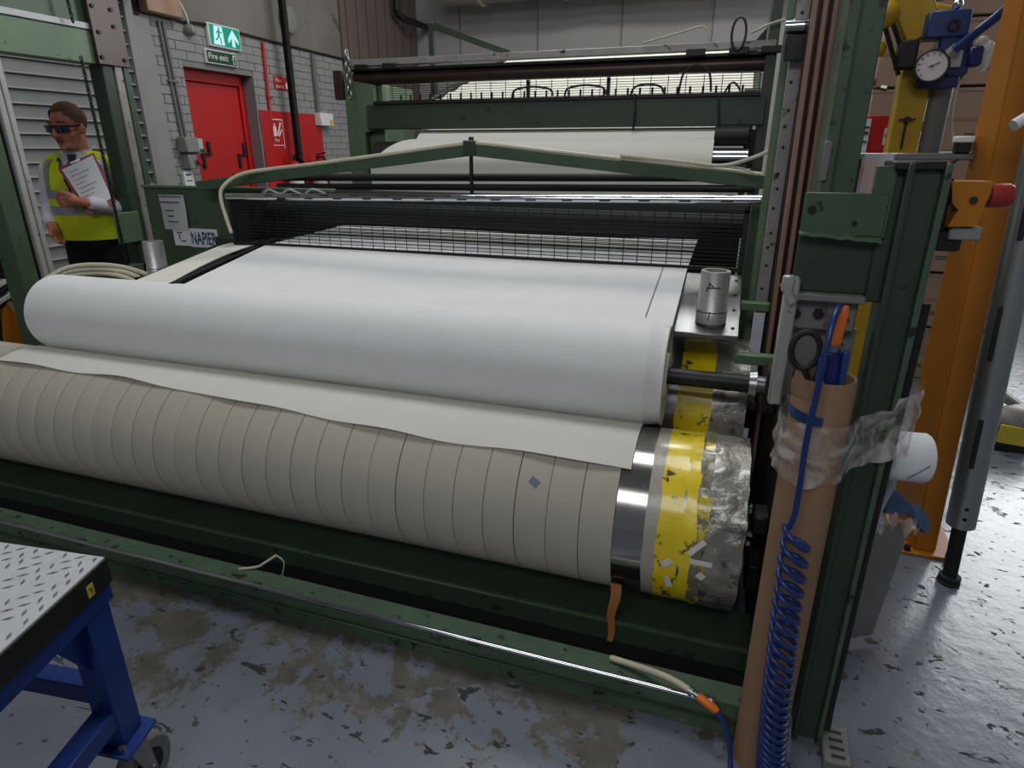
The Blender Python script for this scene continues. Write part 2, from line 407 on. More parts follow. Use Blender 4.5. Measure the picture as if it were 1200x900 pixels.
# upper brown cladding: ribbed sheets
mb = MB()
for i in range(17):
    y = 7.66+i*.125
    mb.box(-4.84, y, 0, -4.80+(.012 if i % 2 else 0), y+.118, 6)
obj('cladding_sheet', mb, M['brownpanel'], wl, smooth=False)
wb = struct(obj('wall_back', MB().box(-4.83, 9.75, 0, 3.2, 9.9, 6), M['backwall']))
mb = MB()
for x in (-4.1, -2.9, -1.7, -.5, .7, 1.9): mb.box(x, 9.738, 0, x+.02, 9.752, 6)
obj('panel_joint', mb, M['mortar'], wb)
# roller shutter: door_2, each slat a part
d2 = struct(obj('door_2', MB().box(-4.832, 1.2, 0, -4.822, 4.52, 2.72), M['slat'], base=(-4.83, 2.9, 0)))
sm = None
for k in range(27):
    z0 = .02+k*.0985
    if sm is None:
        prof = [(-4.822, 0), (-4.784, .0), (-4.778, .006), (-4.781, .014), (-4.812, .024), (-4.804, .092), (-4.812, .0975), (-4.822, .0975)]
        s_ = MB().prism([(x, 1.2, z0+h) for x, h in prof], (0, 3.28, 0))
        sm = obj('slat', s_, M['slat'], d2, ang=25); first = sm
    else:
        c = first.copy(); COL.objects.link(c); c.parent = d2; c.location = (0, 0, k*.0985)
obj('guide_channel', MB().box(-4.83, 4.45, 0, -4.76, 4.53, 2.7, .004), M['slat'], d2)
obj('shutter_hood', MB().box(-4.83, 1.1, 2.7, -4.5, 4.55, 3.05, .01), M['greybox'], d2)

# red fire door
d1 = struct(obj('door_1', MB().box(-5.1, 5.0, 0, -5.0, 5.93, 2.2), M['reddoor'], base=(-4.95, 5.45, 0)))
obj('door_frame', MB().box(-5.0, 5.0, 0, -4.925, 5.09, 2.2, .004).box(-5.0, 5.85, 0, -4.925, 5.93, 2.2, .004).box(-5.0, 5.09, 2.10, -4.925, 5.85, 2.2, .004), M['reddoor'], d1)
obj('door_leaf', MB().box(-4.99, 5.095, .01, -4.955, 5.845, 2.095, .003), M['reddoor'], d1)
obj('reveal_lining', MB().box(-4.93, 5.915, 0, -4.80, 5.932, 2.2).box(-4.93, 4.998, 0, -4.80, 5.004, 2.2), M['mortar'], d1, smooth=False)
for (y, zz) in ((5.26, 1.44), (5.76, 1.43)):
    o = obj('latch', MB().box(-4.957, y-.05, zz-.12, -4.935, y-.015, zz+.02, .003).box(-4.957, y-.05, zz+.005, -4.93, y+.075, zz+.022, .002).box(-4.957, y+.04, zz, -4.935, y+.075, zz+.13, .003), M['black'], d1)

# lit exit sign and the sign below it
e = thing('exit_sign', 'lit green exit sign with running figure and white arrow above the red door', 'sign', (-4.79, 5.54, 2.4))
obj('sign_case', MB().box(-4.80, 5.345, 2.405, -4.765, 5.765, 2.60, .004), M['white'], e)
obj('sign_face', MB().box(-4.768, 5.36, 2.418, -4.762, 5.75, 2.588), M['exit_green'], e, smooth=False)
X = -4.761
def yzpoly(pts, x=X, d=.0015): return MB().prism([(x, y, zz) for y, zz in pts], (d, 0, 0))
obj('doorway_symbol', yzpoly([(5.395, 2.425), (5.535, 2.425), (5.52, 2.582), (5.415, 2.582)]), M['exit_white'], e, smooth=False)
f = MB()
def limb(pts, wd):
    for (a, c) in zip(pts, pts[1:]):
        f.beam((X+.0025, a[0], a[1]), (X+.0025, c[0], c[1]), wd, .002, up=(1, 0, 0))
f.cyl((X+.0015, 5.475, 2.562), (X+.0035, 5.475, 2.562), .011, 12)
limb([(5.472, 2.548), (5.465, 2.502)], .022); limb([(5.472, 2.545), (5.448, 2.535), (5.438, 2.515)], .009); limb([(5.472, 2.545), (5.492, 2.528), (5.508, 2.532)], .009)
limb([(5.463, 2.505), (5.485, 2.478), (5.488, 2.435)], .012); limb([(5.463, 2.505), (5.445, 2.475), (5.42, 2.462)], .012)
obj('running_figure', f, M['exit_green'], e, smooth=False)
obj('arrow', yzpoly([(5.655, 2.575), (5.725, 2.49), (5.725, 2.452), (5.675, 2.50), (5.675, 2.428), (5.635, 2.428), (5.635, 2.50), (5.585, 2.452), (5.585, 2.49)]), M['exit_white'], e, smooth=False)
e = thing('fire_exit_sign', 'dark green Fire exit sign fixed just over the red door frame', 'sign', (-4.79, 5.47, 2.26))
obj('sign_plate', MB().box(-4.80, 5.28, 2.255, -4.775, 5.69, 2.375, .002), M['white'], e)
obj('sign_panel', MB().box(-4.776, 5.29, 2.265, -4.772, 5.68, 2.365), M['signdark'], e, smooth=False)
text('lettering', 'Fire exit', (-4.7715, 5.305, 2.295), (0, 1, 0), (0, 0, 1), .073, M['white'], e, sx=1.05, bold=.008)
obj('figure_symbol', yzpoly([(5.625, 2.275), (5.665, 2.275), (5.665, 2.355), (5.625, 2.355)], -4.772), M['white'], e, smooth=False)
obj('figure_mark', yzpoly([(5.632, 2.28), (5.642, 2.28), (5.648, 2.30), (5.655, 2.28), (5.662, 2.28), (5.655, 2.32), (5.652, 2.345), (5.64, 2.345), (5.637, 2.32)], -4.7705), M['signdark'], e, smooth=False)

# red board with extinguisher signs
tag(obj('fire_point_board', MB().box(-4.795, 5.94, .6, -4.783, 7.02, 1.885, .003), M['red']), 'red painted board on the brick wall right of the red door', 'board')
e = thing('fire_sign', 'small red sign with white wording on grey brick above the red board', 'sign', (-4.79, 6.36, 2.1))
obj('sign_plate', MB().box(-4.80, 6.24, 2.105, -4.79, 6.50, 2.235, .002), M['red'], e)
text('lettering', 'Fire', (-4.7895, 6.26, 2.178), (0, 1, 0), (0, 0, 1), .062, M['white'], e, sx=1.1)
text('lettering', 'point', (-4.7895, 6.26, 2.122), (0, 1, 0), (0, 0, 1), .055, M['white'], e, sx=1.1)
obj('flame_symbol', yzpoly([(6.43, 2.12), (6.47, 2.12), (6.485, 2.15), (6.465, 2.20), (6.455, 2.175), (6.44, 2.19), (6.42, 2.15)], -4.789), M['white'], e, smooth=False)
e = thing('extinguisher_sign', 'red sign with white flame and extinguisher pictures on the red board', 'sign', (-4.78, 6.2, 1.5))
obj('sign_plate', MB().box(-4.787, 6.09, 1.46, -4.782, 6.28, 1.80), M['red'], e, smooth=False)
obj('border', MB().box(-4.782, 6.09, 1.795, -4.780, 6.28, 1.805).box(-4.782, 6.275, 1.50, -4.780, 6.282, 1.80).box(-4.782, 6.09, 1.535, -4.780, 6.28, 1.542), M['white'], e, smooth=False)
obj('picture', MB().box(-4.782, 6.115, 1.63, -4.780, 6.165, 1.73).box(-4.782, 6.13, 1.73, -4.78, 6.15, 1.76).beam((-4.781, 6.18, 1.64), (-4.781, 6.245, 1.77), .02, .002, up=(1, 0, 0)).beam((-4.781, 6.2, 1.63), (-4.781, 6.255, 1.70), .016, .002, up=(1, 0, 0)), M['white'], e, smooth=False)
text('lettering', 'Fire', (-4.7805, 6.12, 1.575), (0, 1, 0), (0, 0, 1), .05, M['white'], e)
def extinguisher(y, label, band):
    e = thing('fire_extinguisher', label, 'extinguisher', (-4.68, y, .9), 'fire extinguishers on the red board')
    obj('cylinder_body', MB().lathe((-4.68, y, .9), (0, 0, 1), [(0, 0), (0, .07), (.02, .078), (.40, .078), (.46, .05), (.48, .02), (.48, 0)], 20), M['red'], e)
    obj('label_band', MB().lathe((-4.68, y, .9), (0, 0, 1), [(.18, .0785), (.18, .080), (.38, .080), (.38, .0785)], 20), band, e)
    obj('valve_handle', MB().cyl((-4.68, y, 1.38), (-4.68, y, 1.43), .018, 10).beam((-4.68, y, 1.44), (-4.56, y, 1.46), .02, .012).beam((-4.68, y, 1.42), (-4.57, y, 1.415), .02, .01), M['black'], e)
    obj('hose', MB().tube(cat_spline([(-4.68, y, 1.42), (-4.63, y+.08, 1.38), (-4.62, y+.1, 1.2), (-4.63, y+.09, 1.02)]), .011, 8), M['rubber'], e)
extinguisher(6.28, 'red extinguisher with white band under the flame picture sign', M['white'])
extinguisher(6.72, 'red extinguisher with cream band right of the dark steel column', M['beigefab'])
tag(obj('steel_column', MB().box(-4.70, 6.33, 0, -4.69, 6.39, 6, .002).box(-4.65, 6.33, 0, -4.64, 6.39, 6, .002).box(-4.69, 6.357, 0, -4.65, 6.364, 6), M['dark']), 'dark steel column standing against the brick wall in front of the red board', 'column')
e = thing('red_conduit', 'red painted conduit running down the brick wall beside the red door', 'conduit', (-4.78, 6.1, 1.5))
obj('conduit_pipe', MB().tube([(-4.785, 6.12, 2.54), (-4.785, 6.09, 1.6)], .017, 10), M['red'], e)
obj('conduit_clip', MB().box(-4.80, 6.075, 2.0, -4.765, 6.145, 2.02, .002), M['red'], e)
e = thing('grey_conduit', 'pair of grey conduits down the bricks between shutter and red door', 'conduit', (-4.78, 4.86, 1.6))
for dy in (0, .045): obj('conduit_pipe', MB().tube([(-4.785, 4.80+dy, 2.52), (-4.785, 4.84+dy, 1.6)], .013, 8), M['conduit'], e)
obj('conduit_clip', MB().box(-4.80, 4.79, 2.05, -4.768, 4.90, 2.07, .002), M['conduit'], e)
e = thing('wall_conduit', 'grey trunking down to a small white box right of red board', 'conduit', (-4.78, 6.95, 1.9))
obj('trunking', MB().box(-4.80, 6.94, 1.9, -4.76, 7.0, 2.53, .003), M['conduit'], e)
o = thing('junction_box', 'white socket box with orange label at the red board corner', 'box', (-4.76, 7.02, 1.76))
obj('box_body', MB().box(-4.80, 6.90, 1.76, -4.70, 7.16, 1.90, .006), M['white'], o)
obj('box_label', MB().box(-4.70, 7.08, 1.775, -4.696, 7.14, 1.83), M['label_yellow'], o)
o = thing('isolator_box', 'grey isolator box with green flap beside the red door', 'box', (-4.76, 4.9, 1.46))
obj('box_body', MB().box(-4.80, 4.78, 1.47, -4.69, 4.93, 1.60, .008), M['greybox'], o)
obj('lid', MB().box(-4.80, 4.93, 1.46, -4.71, 5.0, 1.59, .005), M['papergrey'], o)
obj('green_flap', MB().box(-4.712, 4.95, 1.47, -4.70, 5.0, 1.50), M['signdark'], o)
o = thing('stop_switch', 'grey switch box with a red knob below the isolator box', 'switch', (-4.76, 4.9, 1.33))
obj('box_body', MB().box(-4.80, 4.80, 1.33, -4.71, 4.90, 1.455, .006), M['greybox'], o)
obj('knob', MB().lathe((-4.71, 4.90, 1.39), (1, .35, 0), [(0, .02), (.012, .02), (.012, .036), (.03, .036), (.036, .02), (.036, 0)], 16), M['red'], o)
o = thing('wall_notice', 'small white notice on the wall below the red knob switch', 'notice', (-4.79, 4.83, 1.15))
obj('paper_sheet', MB().box(-4.80, 4.765, 1.16, -4.765, 4.875, 1.31), M['paper'], o)
obj('print', MB().box(-4.766, 4.79, 1.27, -4.7645, 4.85, 1.285).box(-4.766, 4.785, 1.22, -4.7645, 4.855, 1.23), M['ink'], o)
tag(obj('wall_cable', MB().tube(cat_spline([(-4.79, 4.6, 2.66), (-4.79, 5.0, 2.56), (-4.79, 5.4, 2.58), (-4.79, 6.1, 2.565), (-4.79, 7.0, 2.555), (-4.79, 7.7, 2.55)]), .014, 8), M['black']), 'black cable along the top of the painted bricks', 'cable')
o = thing('alarm_bell', 'round grey sounder on wall left of lit exit sign', 'bell', (-4.75, 5.13, 2.48))
obj('bell_dome', MB().lathe((-4.80, 5.13, 2.50), (1, 0, 0), [(0, .05), (.03, .05), (.05, .046), (.075, .03), (.085, 0)], 18), M['greybox'], o)
obj('bell_cable', MB().tube(cat_spline([(-4.77, 5.12, 2.55), (-4.76, 5.09, 2.62), (-4.78, 5.06, 2.72)]), .008, 6), M['white'], o)
tag(obj('pallet_board', MB().box(-4.79, 4.62, 2.56, -4.70, 5.0, 2.80, .01).box(-4.79, 4.70, 2.80, -4.72, 4.92, 2.95, .01), M['brown_steel']), 'brown stained timber block on wall above the twin conduits', 'timber')
o = thing('wall_pipe', 'dark pipe with an elbow high on the brown cladding', 'pipe', (-4.6, 8.9, 2.9))
obj('pipe_run', MB().tube(cat_spline([(-4.7, 8.95, 5.5), (-4.7, 8.95, 3.5), (-4.7, 8.95, 3.3), (-4.66, 9.05, 3.22), (-4.6, 9.3, 3.2), (-4.6, 9.72, 3.2)], 6), .045, 12), M['dark'], o)
obj('pipe_collar', MB().lathe((-4.7, 8.95, 3.5), (0, 0, 1), [(0, .045), (0, .062), (.05, .062), (.05, .045)], 14), M['redbrown'], o)
tag(obj('wall_disc', MB().lathe((-4.81, 6.62, 2.82), (1, 0, 0), [(0, .13), (.03, .13), (.045, .10), (.045, 0)], 24), M['greybox']), 'grey round vent disc high on the rendered wall right of column', 'vent')
def lag(u, v):
    x = -4.2+u*4.6; a = v*2*PI; r = .24*(1+.18*noise.noise((x*1.7, math.cos(a)*1.2, math.sin(a)*1.2)))
    return (x, 9.3+r*math.cos(a), 3.62+r*math.sin(a))
o = thing('lagged_duct', 'crumpled pale lagged duct along the top of the back wall', 'duct', (-2, 9.3, 3.3))
obj('lagging', MB().sheet(lag, 60, 24), M['lagging'], o)
for x in (-3.6, -2.4, -1.2, 0): obj('duct_strap', MB().lathe((x, 9.3, 3.62), (1, 0, 0), [(0, .25), (0, .275), (.05, .275), (.05, .25)], 24), M['beigefab'], o)

# ------------------------------------------------------------------ front winding machine (frame)
mach = thing('winding_machine', 'green steel frame of the fabric winding machine on the painted floor', 'machine', (-1.5, 2.0, 0))
P = lambda name, mb, m, **k: obj(name, mb, M[m], mach, **k)
P('front_beam', MB().box(-3.4, 1.388, 0, .30, 1.402, .10, .003).box(-3.4, 1.388, .098, .30, 1.462, .112, .003).box(-3.4, 1.45, 0, .30, 1.462, .1), 'green_scuff')
P('beam_rib', MB().box(-3.4, 1.376, .05, .30, 1.389, .058, .002), 'green_dk')
P('guide_rod', MB().tube([(-3.4, 1.378, .118), (.10, 1.378, .118)], .0075, 10), 'chrome')
for x in (-3.0, -2.2, -1.4, -.6, .08):
    P('rod_clip', MB().box(x, 1.37, .105, x+.03, 1.40, .119, .002), 'green_dk')
P('lower_beam', MB().box(-3.4, 1.62, 0, .30, 1.80, .095, .004), 'green_dk')
P('beam_edge', MB().box(-3.4, 1.614, .088, .30, 1.63, .099, .002), 'green')
P('hollow_shade_strip', MB().box(-3.4, 1.462, .004, .30, 1.62, .02), 'black')  # black strip painting in the shade of the hollow between the beams
P('roll_shadow_sheet', MB().box(-3.4, 1.80, .004, .18, 3.6, .03), 'black')  # black sheet painting in the shadow under the rolls
# right-hand front post: channel with raised lips
P('front_post', MB().beam((.352, 1.50, 0), (.347, 1.50, 1.475), .056, .10, up=(0, 1, 0), b=.003), 'green_dk')
P('post_lip', MB().beam((.324, 1.447, 0), (.318, 1.447, 1.475), .012, .03, up=(0, 1, 0), b=.002), 'green_dk')
P('post_lip', MB().beam((.382, 1.447, 0), (.380, 1.447, 1.475), .012, .03, up=(0, 1, 0), b=.002), 'green_scuff')
P('post_cap', MB().box(.292, 1.437, 1.462, .376, 1.56, 1.478, .003), 'dark')
P('upper_post_plate', MB().box(.286, 1.46, 1.20, .322, 1.56, 1.465, .003), 'green_dk')
P('bracket', MB().box(.142, 1.45, 1.334, .294, 1.464, 1.418, .002).box(.262, 1.452, 1.33, .300, 1.466, 1.47, .002), 'green')
P('bracket_lip', MB().sheet(lambda u, v: (.140+.152*u, 1.452-.016*v, 1.338-.010*u+.004*noise.noise((u*9, 3, 1))-.004*v), 20, 2, .004), 'green_lt')
P('bracket_skirt', MB().box(.144, 1.468, 1.214, .288, 1.482, 1.333, .002), 'green_dk')
P('bracket_ledge', MB().box(.138, 1.44, 1.198, .286, 1.50, 1.213, .002), 'greycover')
P('carriage_block', MB().box(.140, 1.468, 1.13, .280, 1.49, 1.197, .003), 'greycover')
P('bolt', MB().cyl((.158, 1.452, 1.385), (.158, 1.445, 1.385), .008, 12), 'dark'); P('bolt', MB().cyl((.24, 1.452, 1.36), (.24, 1.447, 1.36), .005, 10), 'dark')
for x, z in ((.16, 1.165), (.205, 1.168), (.255, 1.16)):
    P('bolt', MB().cyl((x, 1.469, z), (x, 1.458, z), .011, 6), 'dark')
P('back_plate', MB().box(.146, 1.50, .96, .292, 1.512, 1.13), 'greycover')
P('slide_bar', MB().box(.130, 1.44, .955, .158, 1.475, 1.245, .004), 'alu')
P('slide_clamp', MB().box(.122, 1.43, 1.215, .145, 1.45, 1.25, .003).beam((.125, 1.44, 1.235), (.15, 1.43, 1.195), .018, .014), 'alu')
# tall uprights of the right-hand frame
P('tall_post', MB().box(.252, 1.99, 0, .314, 2.16, 3.4, .004), 'green')
P('tall_post_flange', MB().box(.224, 1.96, 0, .252, 2.2, 3.4, .004), 'green_scuff')
P('flange_plate', MB().box(.218, 1.95, 1.42, .236, 1.965, 1.52, .002), 'greycover')
for x in (.160, .188, .216, .243):
    P('guide_bar', MB().beam((x+.028, 2.30, .30), (x-.006, 2.30, 3.3), .0155, .03, up=(0, 1, 0), b=.003), 'brown_steel')
P('guide_backing', MB().beam((.235, 2.345, 0), (.205, 2.345, 3.3), .115, .02, up=(0, 1, 0)), 'redbrown')
P('slotted_strip', MB().box(.128, 2.45, .93, .168, 2.462, 3.2, .002), 'greyrail')
mb = MB(); z = .97; k = 0
while z < 3.1:
    mb.cyl((.142 if k % 2 else .146, 2.4505, z), (.142 if k % 2 else .146, 2.4485, z), .0055, 8); z += (.05, .085, .065)[k % 3]; k += 1
stuff(P('bolt_hole', mb, 'black'))
P('strip_backing', MB().box(.168, 2.455, 0, .190, 2.48, 3.2), 'dark')
P('edge_strip', MB().box(.104, 2.52, .35, .130, 2.56, 3.2, .003), 'green_lt')
P('rail_collar', MB().cyl((.100, 2.42, 1.862), (.182, 2.42, 1.862), .021, 16), 'chrome')
P('rail_block', MB().box(.108, 2.40, 1.765, .31, 2.44, 1.838, .004), 'dark')
P('block_face', MB().box(.205, 2.385, 1.78, .25, 2.402, 1.90, .003), 'redbrown')
P('side_plate', MB().box(.205, 1.58, 0, .222, 2.95, .86, .003), 'black')
P('side_upright', MB().box(.075, 2.70, .30, .132, 2.80, 1.30, .004), 'green')
P('tie_bar', MB().box(.075, 2.36, .955, .22, 2.40, .985, .003), 'green_lt')
P('tie_bar', MB().box(.070, 2.10, .835, .21, 2.14, .868, .003), 'green_lt')
P('shaft_hub', MB().lathe((.141, 1.85, .39), (1, 0, 0), [(0, 0), (0, .075), (.02, .075), (.02, .05), (.06, .05), (.06, 0)], 20), 'dark')
for a in range(5): P('hub_bolt', MB().cyl((.155, 1.85+.06*math.cos(a*1.257+.6), .39+.06*math.sin(a*1.257+.6)), (.175, 1.85+.06*math.cos(a*1.257+.6), .39+.06*math.sin(a*1.257+.6)), .013, 6), 'steel')
P('shaft_hub', MB().lathe((.131, 2.42, .55), (1, 0, 0), [(0, 0), (0, .07), (.03, .07), (.03, .045), (.074, .045), (.074, 0)], 20), 'dark')
P('bearing_block', MB().box(.165, 1.97, .72, .205, 2.09, .86, .006), 'black')
P('bearing_block', MB().box(.165, 1.70, .25, .205, 1.80, .34, .006), 'dark'); P('bearing_block', MB().box(.16, 1.68, .46, .205, 1.76, .52, .006), 'dark')
# left-hand frame
P('left_post', MB().box(-3.42, 2.165, 0, -3.30, 2.25, 2.7, .004), 'green')
P('left_slot', MB().box(-3.40, 2.25, 0, -3.32, 2.285, 2.7), 'dark')
P('left_rail', MB().box(-3.36, 2.272, 0, -3.29, 2.30, 2.7, .003), 'railgrey')
P('left_rail_face', MB().box(-3.35, 2.303, 0, -3.285, 2.328, 2.7, .003), 'railgrey')
P('rear_left_post', MB().box(-3.40, 2.87, 0, -3.30, 2.935, 2.7, .004), 'green_dk')
P('rear_left_rail', MB().box(-3.37, 2.938, 0, -3.29, 2.985, 2.7, .003), 'greyrail')
P('rear_left_flange', MB().box(-3.38, 2.99, 0, -3.285, 3.025, 2.7, .003), 'green')
P('side_beam', MB().box(-3.40, 1.9, 1.925, -3.30, 2.90, 2.085, .004), 'green_lt')
P('beam_strip', MB().box(-3.41, 1.9, 2.088, -3.295, 2.87, 2.118, .002), 'papergrey')
P('upper_beam', MB().box(-3.40, 1.9, 2.12, -3.32, 2.90, 2.5, .004), 'green')
P('corner_plate', MB().box(-3.30, 2.835, 1.925, -3.275, 3.03, 2.33, .003), 'redbrown')
for (y, z) in ((2.86, 2.2), (2.97, 2.12), (2.97, 2.2), (2.86, 1.96), (3.0, 1.96), (2.87, 2.08)): P('bolt', MB().cyl((-3.277, y, z), (-3.266, y, z), .011, 6), 'dark')
P('lower_side_beam', MB().box(-3.38, 2.3, .80, -3.30, 3.1, .86, .004), 'green')
P('side_gusset', MB().box(-3.30, 2.74, .99, -3.285, 2.90, 1.16, .003), 'green_lt')
P('name_panel', MB().box(-3.16, 2.85, .45, -2.36, 2.865, 1.31, .004), 'green')
P('panel_lip', MB().box(-3.16, 2.835, 1.297, -1.9, 2.86, 1.312, .003), 'green_lt')
P('panel_latch', MB().box(-2.665, 2.80, .99, -2.52, 2.85, 1.05, .006), 'green_dk')

def chain(x, y, z1, z0, dy=0):
    m = MB(); k = 0; z = z1
    while z > z0:
        t = (z1-z)/max(.01, z1-z0)
        m.tube([(x+.007*math.cos(a)*(k % 2), y+dy*t+.007*math.cos(a)*((k+1) % 2), z+.014*math.sin(a)) for a in [i*PI/4 for i in range(8)]], .004, 5, closed=True); z -= .0195; k += 1
    return m
tag(obj('hanging_chain', chain(-3.26, 2.722, 1.935, .86, .01), M['dark']), 'thin dark chain hanging from the green side beam in front of the man', 'chain')
tag(obj('hanging_chain', chain(-3.26, 2.70, 2.6, 2.10, .02), M['dark']), 'short dark chain end above the green side beam at top left', 'chain')
o = thing('door_notice', 'white laminated notice taped to the green panel left of name banner', 'notice', (-3.0, 2.84, 1.03))
obj('paper_sheet', MB().sheet(lambda u, v: (-3.055+u*.18+.012*v+.003*math.sin(v*5), 2.846-.006*math.sin(u*3)-(.012*(u*v)), 1.262-v*.19), 8, 8, .002), M['papergrey'], o)
mb = MB()
for k, (x0, x1) in enumerate(((-3.05, -2.885), (-3.045, -2.90), (-3.01, -2.95), (-3.0, -2.955), (-3.0, -2.93))):
    z = (1.256, 1.225, 1.18, 1.15, 1.12)[k]; mb.box(x0, 2.828, z-.004, x1, 2.8325, z)
obj('print', mb, M['ink'], o, smooth=False)
o = thing('small_notice', 'small white card below the laminated notice on green panel', 'notice', (-2.9, 2.84, .99))
obj('paper_sheet', MB().box(-2.985, 2.836, .985, -2.872, 2.842, 1.072), M['paper'], o)
obj('print', MB().box(-2.96, 2.8345, 1.055, -2.92, 2.8355, 1.061).box(-2.945, 2.8345, 1.02, -2.938, 2.8355, 1.05).box(-2.935, 2.8345, 1.008, -2.90, 2.8355, 1.015), M['ink'], o, smooth=False)
o = thing('name_banner', 'white banner with dark blue NAPIER lettering on the green panel', 'sign', (-2.78, 2.84, .98))
obj('banner_sheet', MB().box(-2.874, 2.842, .98, -2.682, 2.848, 1.082), M['paper'], o)
text('lettering', 'NAPIER', (-2.868, 2.841, .998), (1, 0, 0), (0, 0, 1), .096, M['navy'], o, sx=.56, bold=.018)

# ------------------------------------------------------------------ rollers
AX = (1, 0, 0)
dr = thing('front_roller', 'large greige covered roller with yellow taped end at the front', 'roller', (-1.5, 1.85, .12))
RY, RZ = 1.85, .39
obj('drum_core', MB().lathe((-3.32, RY, RZ), AX, [(0, 0), (0, .262), (3.10, .264), (3.10, 0)], 72), M['seam'], dr)
bandmesh = None
for k in range(30):
    x1 = -.222-k*.1025
    if bandmesh is None:
        b0 = obj('cover_band', MB().lathe((x1-.1009, RY, RZ), AX, [(0, .262), (.0, .2680), (.0016, .269), (.0992, .269), (.1004, .2680), (.1004, .262)], 64), M['sleeve'], dr); bandmesh = b0
    else:
        c = b0.copy(); COL.objects.link(c); c.parent = dr; c.location = (-k*.1025+random.uniform(-.0008, .0008), 0, 0); c.rotation_euler = (0, 0, 0)
obj('steel_sleeve', MB().lathe((-.221, RY, RZ), AX, [(0, 0), (0, .266), (.088, .266), (.088, 0)], 72), M['polished'], dr)
def ring(x0, x1, r, nz=.0, n=90, m=4, sd=0, cy=RY, cz=RZ, edge=0):
    def fn(u, v):
        a = u*2*PI; x = x0+(x1-x0)*v
        x += edge*noise.noise((math.cos(a)*4+sd, math.sin(a)*4, v*2))*(1 if v in (0, 1) else .6)
        rr = r+nz*noise.noise((x*22+sd, math.cos(a)*7, math.sin(a)*7))
        return (x, cy+rr*math.cos(a), cz+rr*math.sin(a))
    return MB().sheet(fn, n, m)
obj('grey_tape', ring(-.134, -.09, .2665, .001, sd=3, edge=.004), M['greytape'], dr)
obj('end_drum', MB().lathe((-.133, RY, RZ), AX, [(0, .2), (0, .264), (.272, .264), (.272, .06), (.265, 0)], 72), M['steel'], dr)
obj('yellow_tape', ring(-.097, -.03, .2685, .0025, sd=8, edge=.006), M['yellowtape'], dr)
obj('yellow_tape', ring(-.032, .012, .2695, .003, sd=14, edge=.012), M['yellowtape'], dr)
M['yellowworn'] = pm('worn_yellow_tape', srgb(206, 184, 40), .25, var=.2, vs=14, bump=.8, bs=50, wear=(srgb(120, 112, 88), .5, 16), coat=.8)
obj('yellow_tape', ring(.008, .040, .2725, .004, sd=27, edge=.02), M['yellowworn'], dr)
obj('wrinkled_film', ring(.004, .139, .2705, .0055, 150, 22, sd=21, edge=.006), M['film'], dr)
def scrap(a, x, wd, ln, rot, r=.276):
    c = Vector((x, RY+r*math.cos(a), RZ+r*math.sin(a))); n = Vector((0, math.cos(a), math.sin(a))); t = Vector((0, -math.sin(a), math.cos(a)))
    d = Vector((1, 0, 0))*math.cos(rot)+t*math.sin(rot)
    return MB().obox(c, d, n.cross(d), n, ln/2, wd/2, .0008)
for a, x, wd, ln, rot in ((2.93, .017, .016, .06, 2.3), (3.09, .033, .015, .06, .02), (3.16, -.06, .02, .035, 2.5), (3.42, -.052, .018, .045, 1.3), (3.25, .036, .022, .022, .6)):
    obj('tape_scrap', scrap(a, x, wd, ln, rot), M['whitetape'], dr)
obj('blue_tag', scrap(2.53, -.476, .022, .03, .5, .270), M['bluehose'], dr)
obj('shaft', MB().cyl((-3.42, RY, RZ), (.20, RY, RZ), .035, 20), M['dark'], dr)
# marks on the steel sleeve
obj('sleeve_mark', scrap(2.35, -.165, .004, .035, 1.0, .2667), M['ink'], dr); obj('sleeve_mark', scrap(2.30, -.16, .004, .035, 0, .2667), M['ink'], dr)

rr_ = thing('rear_roller', 'steel roller end with yellow tape band just under the tilted plate', 'roller', (-1.5, 2.42, .28))
obj('drum_core', MB().lathe((-2.65, 2.42, .55), AX, [(0, 0), (0, .266), (2.78, .266), (2.78, 0)], 72), M['steel'], rr_)
obj('yellow_tape', ring(-.106, .015, .269, .003, sd=31, cy=2.42, cz=.55, edge=.008), M['yellowtape'], rr_)
obj('wrinkled_film', ring(.012, .129, .2685, .003, 120, 16, sd=44, cy=2.42, cz=.55, edge=.004), M['film'], rr_)

# the big fabric roll lying between the two drums
fr = thing('fabric_roll', 'large white felt fabric roll lying on top between the rollers', 'roll', (-1.5, 2.03, .621))
WY, WZ, WR = 2.03, .793, .172
def fabroll(u, v):
    a = u*2*PI; x = -2.885+2.69*v
    k = 1-.006*(abs(v-.5)*2)**6
    r = WR*k+.0012*noise.noise((x*2, math.cos(a)*2, math.sin(a)*2))
    return (x, WY+r*math.cos(a), WZ+r*math.sin(a))
obj('rolled_fabric', MB().sheet(fabroll, 80, 60), M['fabric'], fr)
mb = MB()
prof = [(0, 0.05)]
for k in range(13):
    r = .055+k*.009; prof += [(random.uniform(-.006, .012), r), (random.uniform(-.006, .012), r+.007)]
prof += [(.0, .160), (-.02, .161)]
obj('roll_end', MB().lathe((-.146, WY, WZ), AX, prof, 64), M['fabric2'], fr)
obj('roll_end', MB().lathe((-2.884, WY, WZ), (-1, 0, 0), [(0, 0), (0, .1705)], 64), M['fabric2'], fr)
for k in range(6):
    rr = WR-.0012-.0016*k; x1 = -.186+.0085*k
    obj('fabric_layer', MB().lathe((0, WY, WZ), AX, [(-.24, rr-.002), (-.24, rr), (x1-.004, rr), (x1, rr-.0015), (x1, rr-.004)], 64), M['fabric'], fr)
obj('core_shaft', MB().cyl((-2.88, WY, WZ), (.135, WY, WZ), .028, 20), M['dark'], fr)
obj('shaft_collar', MB().lathe((.118, WY, WZ), AX, [(0, 0), (0, .042), (.022, .046), (.022, .03), (.055, .03), (.055, 0)], 20), M['steel'], fr)

